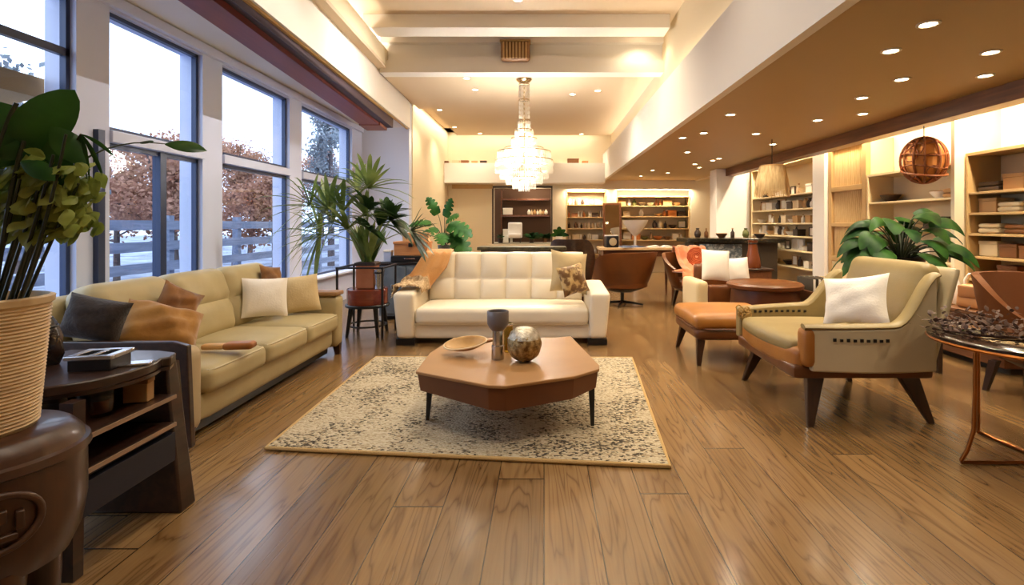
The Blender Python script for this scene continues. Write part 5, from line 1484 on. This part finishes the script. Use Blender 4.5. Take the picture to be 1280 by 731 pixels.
# ------------------------------------------------------------------ pendants on the display side
bp_ = thing('wicker_pendant', 'round orange-brown wicker basket lamp hanging from the walnut header', 'pendant lamp', (4.17, 5.62, 2.10))
wick = mat('wicker', (112, 56, 22), .6, c2=(150, 84, 36), scale=12)
bm = BM()
def ell(a, b): return Vector((.215 * math.cos(b) * math.cos(a), .215 * math.cos(b) * math.sin(a), .25 * math.sin(b)))
rng = random.Random(9)
for k in range(6):
    a = PI * k / 6 + rng.uniform(-.1, .1); tube(bm, [ell(a, b) for b in [2 * PI * i / 36 for i in range(36)]], .010 + .004 * (k % 2), 6, closed=True)
for k, b in enumerate((-.9, -.35, .2, .8)):
    tube(bm, [ell(a, b + .10 * math.sin(2 * a + k)) for a in [2 * PI * i / 40 for i in range(40)]], .009, 6, closed=True)
for k in range(9):
    c, d_ = rng.uniform(0, 2 * PI), rng.uniform(-.9, .9)
    tube(bm, [ell(c + .35 * math.cos(t), d_ + .3 * math.sin(t)) for t in [2 * PI * i / 14 for i in range(14)]], .006, 5, closed=True)
obj('weave', bm, wick, bp_)
shade = mat('wicker_shade', (232, 160, 84), .8, c2=(206, 130, 60), scale=5)
bm = BM(); lathe(bm, [(0 if i in (0, 16) else .195 * math.cos(-PI / 2 + PI * i / 16), .23 * math.sin(-PI / 2 + PI * i / 16)) for i in range(17)], seg=28)
obj('shade', bm, shade, bp_)
bm = BM(); tube(bm, [(.205 * math.cos(a), .205 * math.sin(a), -.14 + .05 * math.sin(a)) for a in [2 * PI * i / 30 for i in range(30)]], .012, 6, closed=True)
obj('hoop', bm, wick, bp_)
obj('cord', tube(BM(), [(0, 0, .24), (0, 0, .38)], .005, 6), M['black'], bp_)

fp = thing('fringed_pendant', 'cream fringed lampshade hanging above the dark stone counter', 'pendant lamp', (3.34, 7.5, 1.80))
fr = mat('fringe_cream', (214, 188, 142), .8, c2=(180, 150, 104), scale=30, stretch=(1, 1, .1))
bm = BM(); rng = random.Random(3)
for k in range(64):
    a = 2 * PI * k / 64; r0, r1 = .165, .235 + rng.uniform(-.012, .012)
    tube(bm, [(r0 * math.cos(a), r0 * math.sin(a), .44), (.21 * math.cos(a), .21 * math.sin(a), .24), (r1 * math.cos(a), r1 * math.sin(a), rng.uniform(-.01, .05))], [.011, .011, .005], 5)
o = obj('fringe', bm, fr, fp)
obj('top_ring', lathe(BM(), [(0, .44), (.17, .44), (.175, .452), (.16, .462), (0, .462)], seg=32), M['tan_trim'], fp)
obj('inner_shade', lathe(BM(), [(.15, .44), (.19, .24), (.205, .10), (.20, .10), (.185, .24), (.145, .44)], seg=32), M['beigecloth'], fp)
obj('cord', tube(BM(), [(0, 0, .46), (0, 0, .84)], .006, 6), M['black'], fp)
obj('bulb', bump_sphere(.045, (0, 0, .18), 16, 10, 0), bulbm, fp)

# ------------------------------------------------------------------ shelving and its goods
cab = mat('shelf_cream', (228, 206, 160), .55)
cabd = mat('shelf_tan', (190, 156, 104), .55)
flut = mat('fluted_panel', (214, 180, 124), .55)
IT = {}
CREAM, BRN, WHT, DRK, TAN, ORG, GRN = (226, 204, 164), (122, 78, 42), (244, 236, 220), (56, 40, 30), (186, 146, 94), (196, 122, 62), (96, 100, 52)
CN = {'cream': CREAM, 'brown': BRN, 'white': WHT, 'dark': DRK, 'tan': TAN, 'orange': ORG, 'green': GRN}
def cmat(c):
    k = 'goods_' + c
    return bpy.data.materials.get(k) or mat(k, CN[c], .5)
def proto_item(kind, c):
    m, m2 = cmat(c), cmat('tan' if c != 'tan' else 'brown')
    if kind == 'box':
        t = thing('storage_box', None, 'box'); obj('box_body', mkbox(-.09, .09, -.08, .08, 0, .10), m, t, bevel=.004); obj('lid', mkbox(-.094, .094, -.084, .084, .10, .13), m, t, bevel=.004)
    elif kind == 'vase':
        t = thing('small_vase', None, 'vase'); obj('vase_body', lathe(BM(), [(0, 0), (.035, 0), (.055, .05), (.05, .10), (.022, .14), (.03, .165), (.022, .165), (.015, .14), (0, .13)], seg=20), m, t); obj('foot_ring', lathe(BM(), [(.034, 0), (.04, .006), (.034, .012)], seg=20), m2, t)
    elif kind == 'bowl':
        t = thing('small_bowl', None, 'bowl'); obj('bowl_body', lathe(BM(), [(0, 0), (.04, 0), (.05, .01), (.09, .06), (.095, .075), (.087, .072), (.045, .02), (0, .018)], seg=24), m, t); obj('rim', lathe(BM(), [(.09, .07), (.098, .075), (.09, .08)], seg=24), m2, t)
    elif kind == 'towel':
        t = thing('folded_towel', None, 'folded towel'); obj('lower_fold', soft(BM(), .24, .2, .05, .024, (0, 0, .025), n=6), m, t); obj('upper_fold', soft(BM(), .235, .195, .045, .022, (0, .002, .073), n=6), m, t)
    elif kind == 'bottle':
        t = thing('small_bottle', None, 'bottle'); obj('bottle_body', lathe(BM(), [(0, 0), (.03, 0), (.033, .008), (.033, .09), (.012, .12), (.012, .145), (0, .145)], seg=16), m, t); obj('cap', lathe(BM(), [(0, .145), (.015, .145), (.015, .165), (0, .168)], seg=16), m2, t)
    elif kind == 'book':
        t = thing('shelf_book', None, 'book'); obj('cover', prism(BM(), [(-.018, 0), (.018, 0), (.018, .17), (.014, .17), (.014, .004), (-.014, .004), (-.014, .17), (-.018, .17)], -.07, .07, 'Y'), m, t, smooth=False); obj('pages', mkbox(-.013, .013, -.066, .066, .005, .165), cmat('white'), t, smooth=False)
    elif kind == 'frame':
        t = thing('picture_frame', None, 'picture frame'); 
        bm = BM()
        for q in ((-.09, .09, 0, .018), (-.09, .09, .152, .17), (-.09, -.072, .018, .152), (.072, .09, .018, .152)): box(bm, q[0], q[1], -.01, .012, q[2], q[3])
        obj('border', bm, m, t, smooth=False); obj('picture', mkbox(-.072, .072, 0, .008, .018, .152), cmat('white'), t, smooth=False)
    return t
WID = {'box': .19, 'vase': .11, 'bowl': .2, 'towel': .25, 'bottle': .07, 'book': .04, 'frame': .18}
DESC = {'box': 'lidded box', 'vase': 'small vase', 'bowl': 'shallow bowl', 'towel': 'folded towel', 'bottle': 'slim bottle', 'book': 'upright book', 'frame': 'small framed picture'}
def item(kind, c, loc, rz, label, group, s=1.0):
    k = (kind, c)
    if k not in IT:
        t = proto_item(kind, c); IT[k] = t; t.location = loc; t.rotation_euler = (0, 0, rz); tag(t, label, None, group)
    else: t = dup(IT[k], loc, rz, label, group)
    t.scale = (s, s, s)
    return t
LV = ['bottom', 'second', 'third', 'fourth', 'fifth', 'sixth', 'seventh']
def shelf_unit(name, label, loc, rz, w, d, h, zs, m, backm, short, start, pal, kinds, fill, seed, sides=True, tilt=0.0, s=1.0, mid=None):
    """open shelving: local X is its width, the front faces local -Y; zs are the shelf heights"""
    t = thing(name, label, 'shelving', loc, rz)
    obj('back_panel', mkbox(-w / 2, w / 2, d - .02, d, 0, h), backm, t, smooth=False)
    for x in (-w / 2, w / 2 - .03): obj('side_panel', mkbox(x, x + .03, 0, d - .02, 0, h), m, t, smooth=False, bevel=.003)
    obj('top_panel', mkbox(-w / 2 + .03, w / 2 - .03, 0, d - .02, h - .03, h), m, t, smooth=False)
    if mid: obj('divider', mkbox(mid - .015, mid + .015, .01, d - .02, 0, h - .03), m, t, smooth=False)
    for z in zs: obj('shelf', mkbox(-w / 2 + .03, w / 2 - .03, .01, d - .02, z - .025, z), m, t, smooth=False, bevel=.003)
    rng = random.Random(seed)
    Mx = Matrix.Translation(loc) @ Matrix.Rotation(rz, 4, 'Z')
    seen = {}
    for li, z in enumerate(zs):
        nxt = zs[li + 1] if li + 1 < len(zs) else h
        x = -w / 2 + .05; k = 0
        while True:
            kd = rng.choice(kinds); c = rng.choice(pal)
            sc = s * rng.uniform(.85, 1.12); ww = WID[kd] * sc
            hgt = {'box': .13, 'vase': .165, 'bowl': .08, 'towel': .1, 'bottle': .168, 'book': .17, 'frame': .17}[kd] * sc
            if hgt > nxt - z - .04: sc *= max(.5, (nxt - z - .045) / hgt); ww = WID[kd] * sc
            if x + ww > w / 2 - .04: break
            if mid and x < mid + .02 and x + ww > mid - .02: x = mid + .025; continue
            if rng.random() < fill:
                p = Mx @ Vector((x + ww / 2, .07 + min(d * .5, .105 * sc), z + .0025))
                key = (li, c, kd); seen[key] = seen.get(key, 0) + 1
                lab = '%s %s on the %s shelf of %s' % (c, DESC[kd], LV[li], short)
                lab = '%s %s' % (ORD[seen[key] - 1], lab)
                item(kd, c, p, rz, lab, 'goods on ' + short, sc)
            x += ww + rng.uniform(.012, .04); k += 1
    return t

# bays in the back wall
shelf_unit('bay_shelving', 'bookshelf bay beside the niche in the back wall', (1.20, YB + .02, 0), 0, 1.14, .45, 2.34, [.55, .95, 1.28, 1.60, 1.95], cabd, cab, 'the bookshelf bay', 'column', ['brown', 'cream', 'dark', 'white', 'orange'], ['book', 'box', 'vase', 'book', 'bottle'], .92, 11)
shelf_unit('wide_shelving', 'wide lit shelving in the back wall beyond the desk', (3.10, YB + .02, 0), 0, 2.08, .45, 2.20, [.55, .95, 1.28, 1.62, 1.92], cabd, cab, 'the wide lit shelving', 'column', ['brown', 'cream', 'dark', 'white', 'tan', 'green', 'orange'], ['vase', 'box', 'bottle', 'bowl', 'frame'], .85, 12, s=1.25)
# niche room behind the opening
dkb = mat('niche_brown', (86, 58, 38), .7)
struct('wall_niche_back', mkbox(-1.5, .3, YB + .95, YB + 1.0, .5, 2.6), dkb)
struct('trim_14', mkbox(-1.5, .3, YB + .0, YB + .95, .80, .86), M['cream'])
bm = BM()
box(bm, -1.47, -1.42, YB - .03, YB + .02, .84, 2.44); box(bm, .20, .24, YB - .03, YB + .02, .84, 2.44); box(bm, -1.47, .24, YB - .03, YB + .02, 2.42, 2.48)
struct('trim_15', bm, mat('niche_frame', (70, 54, 34), .5))
struct('trim_16', mkbox(-1.6, .62, YB - .14, YB - .0, .74, .84), M['cream'], bevel=.01)
sh2 = thing('niche_wall_shelf', 'dark brown wall shelf inside the niche in the back wall', 'shelf', (-.5, YB + .8, 1.6))
obj('board', mkbox(-1.25, .15, YB + .65, YB + .94, 1.62, 1.68), M['header_wood'], sh2, world=True, smooth=False)
obj('board', mkbox(-1.25, .15, YB + .65, YB + .94, 2.10, 2.16), M['header_wood'], sh2, world=True, smooth=False)
obj('upright', mkbox(-1.28, -1.25, YB + .65, YB + .94, .86, 2.4), M['header_wood'], sh2, world=True, smooth=False)
for k in range(7): item('bottle' if k % 2 else 'vase', ['white', 'cream', 'tan'][k % 3], (-.45 + .085 * k, YB + .76, 1.682), 0, '%s small pale vessel along the dark shelf inside the niche' % ORD[k], 'vessels in the niche', .95)
for k in range(3): item('box', 'white', (-1.08, YB + .78, (.862, 1.059, 1.683)[k]), 0, 'white box at the end of the niche, %s from its floor' % ORD[k], 'boxes in the niche', 1.5)
nc = thing('white_niche_chair', 'small white upholstered chair inside the niche in the back wall', 'chair', (-.85, YB + .42, .86))
obj('seat', soft(BM(), .40, .36, .14, .04, (0, 0, .20), n=8), M['whitecloth'], nc); obj('backrest', soft(BM(), .42, .10, .46, .04, (0, .17, .36), n=8), M['whitecloth'], nc)
for sx in (-.16, .16):
    for sy in (-.14, .14): obj('leg', leg(BM(), (sx, sy, .15), (sx, sy, 0), .035, .035, .025, .025), M['chairleg'], nc, smooth=False)
def small_plant(name, label, loc, potc, n, L, seed, m):
    t = thing(name, label, 'plant', loc); rng = random.Random(seed)
    obj('pot', lathe(BM(), [(0, 0), (.06, 0), (.08, .12), (.07, .12), (.06, .10), (0, .10)], seg=20), cmat(potc), t)
    bm = BM()
    for k in range(n):
        a = rng.uniform(0, 2 * PI); e = rng.uniform(.1, 1.1)
        leaf(bm, (.02 * math.cos(a), .02 * math.sin(a), .10 + rng.uniform(0, .12)), (math.cos(a), math.sin(a), e), (0, -.3, 1), L * rng.uniform(.7, 1.1), L * .35, .3, .2, nl=6)
    for v in bm.verts: v.co.z = max(v.co.z, .105)
    obj('foliage', bm, m, t)
    return t
small_plant('niche_plant', 'dark bushy potted plant in the middle of the niche beside the white chair', (-.36, YB + .36, .86), 'dark', 44, .30, 1, mon2)
small_plant('niche_plant', 'second dark potted plant in the niche, next to its column', (.03, YB + .72, .86), 'brown', 36, .28, 2, mon2)
small_plant('niche_plant', 'small dark plant in the corner of the niche by its frame', (-1.25, YB + .24, .86), 'dark', 26, .15, 3, mon2)
# ledge and objects by the niche column
pv = thing('curved_leaf_plant', 'dark drooping-leaf plant in a white pot on the ledge beside the niche', 'plant', (.42, YB - .32, .86))
obj('pot', lathe(BM(), [(0, 0), (.08, 0), (.10, .2), (.085, .2), (.07, .16), (0, .15)], seg=24), M['white'], pv)
bm = BM()
for (dx, dz, L) in ((-.5, 1, .42), (.5, 1, .42), (-.9, .5, .34), (.9, .5, .36), (0, 1, .5)):
    leaf(bm, (0, 0, .2), (dx, -.2, dz), (0, -1, .2), L, .13, .35, .2)
obj('foliage', bm, mon2, pv)
pst = thing('white_pedestal', 'white pedestal carrying the drooping-leaf plant by the niche', 'pedestal', (.42, YB - .32, 0))
obj('column', mkbox(.24, .60, YB - .50, YB - .15, .06, .80), M['white'], pst, world=True, bevel=.01)
obj('cap', mkbox(.21, .63, YB - .53, YB - .15, .80, .86), M['white'], pst, world=True, bevel=.01)
obj('plinth', mkbox(.21, .63, YB - .53, YB - .15, 0, .06), M['white'], pst, world=True, bevel=.01)
tl = thing('white_tulip_lamp', 'white tulip-shaped lamp standing on the floor behind the desk', 'floor lamp', (2.35, 13.2, 0))
obj('base', lathe(BM(), [(0, 0), (.22, 0), (.2, .03), (.05, .06), (0, .06)], seg=28), M['white'], tl)
obj('stem', lathe(BM(), [(0, .05), (.03, .05), (.03, 1.15), (0, 1.15)], seg=16), M['white'], tl)
obj('lamp_shade', lathe(BM(), [(.05, 1.1), (.16, 1.22), (.30, 1.42), (.33, 1.5), (.32, 1.5), (.28, 1.42), (.14, 1.24), (0, 1.14)], seg=32), M['white'], tl)
mr = thing('leaning_mirror', 'tall dark-framed mirror leaning between the two back shelving bays', 'mirror', (1.92, 14.2, 0))
mrx = place((1.92, 14.26, .005), R(-6), 0, 0)
bm = BM()
for q in ((-.26, .26, 0, .06), (-.26, .26, 1.94, 2.0), (-.26, -.20, .06, 1.94), (.20, .26, .06, 1.94)): box(bm, q[0], q[1], -.02, .02, q[2], q[3], mrx)
obj('frame', bm, M['header_wood'], mr, world=True, smooth=False)
obj('glass', mkbox(-.20, .20, -.005, .005, .06, 1.94, mrx), mat('mirror_silver', (216, 214, 206), .04, 1.0), mr, world=True, smooth=False)

# little boxes along the ledge under the raised ceiling
for k, (px, c, w) in enumerate(((541, 'tan', 1.6), (558, 'brown', .9), (571, 'cream', 1.1), (582, 'brown', 1.1), (594, 'tan', .9), (605, 'dark', 1.0), (716, 'brown', 1.7), (731, 'orange', .9))):
    item('box', c, ((px - U0) / F * 14.15, 14.05, 3.062), 0, '%s small box on the high ledge of the back wall, %s along it' % (c, ORD[k]), 'boxes on the high ledge', w).scale.z = w * .55

# display wall
shelf_unit('far_display_shelving', 'glossy display shelving on the side wall past the stone counter', (4.53, 9.9, 0), -PI / 2, 2.6, .40, 2.56, [.62, .92, 1.18, 1.42, 1.68, 1.95], cab, cab, 'the shelving past the counter', 'counter', ['white', 'cream', 'dark', 'tan', 'white'], ['bottle', 'vase', 'bowl', 'box', 'frame'], .9, 13, s=1.1)
ft2 = thing('fluted_cabinet', 'tall cream cabinet with three fluted panels behind the armchair', 'cabinet', (4.6, 7.72, .54))
obj('body', mkbox(4.62, 4.94, 7.24, 8.2, .54, 2.62), cab, ft2, world=True, smooth=False)
bm = BM()
for (y0, y1, z0, z1) in ((7.24, 7.33, .54, 2.62), (8.11, 8.2, .54, 2.62), (7.33, 8.11, 2.56, 2.62), (7.33, 8.11, 1.90, 1.98), (7.33, 8.11, 1.36, 1.42), (7.33, 8.11, .82, .90)): box(bm, 4.55, 4.62, y0, y1, z0, z1)
obj('frame', bm, cabd, ft2, world=True, smooth=False, bevel=.006)
for (z0, z1, ln) in ((1.98, 2.56, 0), (1.42, 1.90, 1), (.90, 1.36, 2)):
    bm = BM(); nf = 16
    for k in range(nf):
        y = 7.33 + .78 * (k + .5) / nf
        bow = .035 * (1 if ln == 1 else .4 * ((k % 3) - 1))
        tube(bm, [(4.615, y, z0), (4.605, y + bow * .5, (z0 + z1) / 2), (4.615, y, z1)], .021, 8)
    obj('fluted_panel', bm, flut, ft2, world=True)
obj('drawer', mkbox(4.56, 4.62, 7.33, 8.11, .56, .82), cab, ft2, world=True, smooth=False, bevel=.006)
shelf_unit('middle_display_shelving', 'pale open shelving behind the hanging wicker lamp', (4.55, 6.42, .54), -PI / 2, 1.60, .38, 1.55, [.03, .42, .80, 1.16], cab, cab, 'the shelving behind the wicker lamp', 'cabinet', ['white', 'tan', 'dark', 'cream'], ['box', 'towel', 'bowl', 'box'], .6, 14, s=1.2)
shelf_unit('goods_shelving', 'stacked goods shelving at the frame edge above the plinth', (4.55, 4.85, .54), -PI / 2, 1.36, .38, 1.62, [.03, .28, .52, .76, .98, 1.20], cabd, cab, 'the goods shelving', 'column', ['cream', 'white', 'brown', 'tan', 'dark', 'cream'], ['towel', 'box', 'towel', 'bowl', 'box'], .97, 15, s=1.12)
struct('trim_17', mkbox(4.45, 4.95, 5.55, 5.60, .54, 2.86), M['cream'])
struct('trim_19', mkbox(4.50, 4.95, 8.22, 8.58, 0, 2.86), M['white'])

for k, (kd, c, x, y) in enumerate((('vase', 'dark', 3.0, 10.0), ('bottle', 'brown', 3.2, 10.1), ('bowl', 'brown', 3.45, 9.95), ('bottle', 'dark', 3.7, 10.05), ('vase', 'green', 3.9, 9.9), ('bowl', 'dark', 4.15, 9.85))):
    item(kd, c, (x, y, 1.132), 0, '%s %s standing on the black stone counter, %s from its pillar end' % (c, DESC[kd], ORD[k]), 'vessels on the counter', 1.15)

# strips of light over the shelving
light('AREA', 'shelf_strip', (4.40, 4.86, 2.80), P_SHELF * 1.6, WARM, .06, 1.2, (0, R(-18), 0))
light('AREA', 'shelf_strip', (4.45, 6.4, 2.82), P_SHELF * 1.1, WARM, .08, 1.6, (0, R(-12), 0))
light('AREA', 'shelf_strip', (4.40, 7.7, 2.82), P_SHELF * .5, WARM, .08, .9, (0, R(-5), 0))
light('AREA', 'shelf_strip', (4.45, 9.9, 2.82), P_SHELF * 2, WARM, .08, 2.4, (0, R(-12), 0))
light('AREA', 'shelf_strip', (3.10, YB - .1, 2.35), P_SHELF * 2, WARM, 2.0, .08, (R(25), 0, 0))
light('AREA', 'shelf_strip', (1.20, YB - .1, 2.35), P_SHELF, WARM, 1.0, .08, (R(25), 0, 0))
light('POINT', 'niche_lamp', (-.3, YB + .35, 2.3), P_SHELF * .5, WARM, .05)
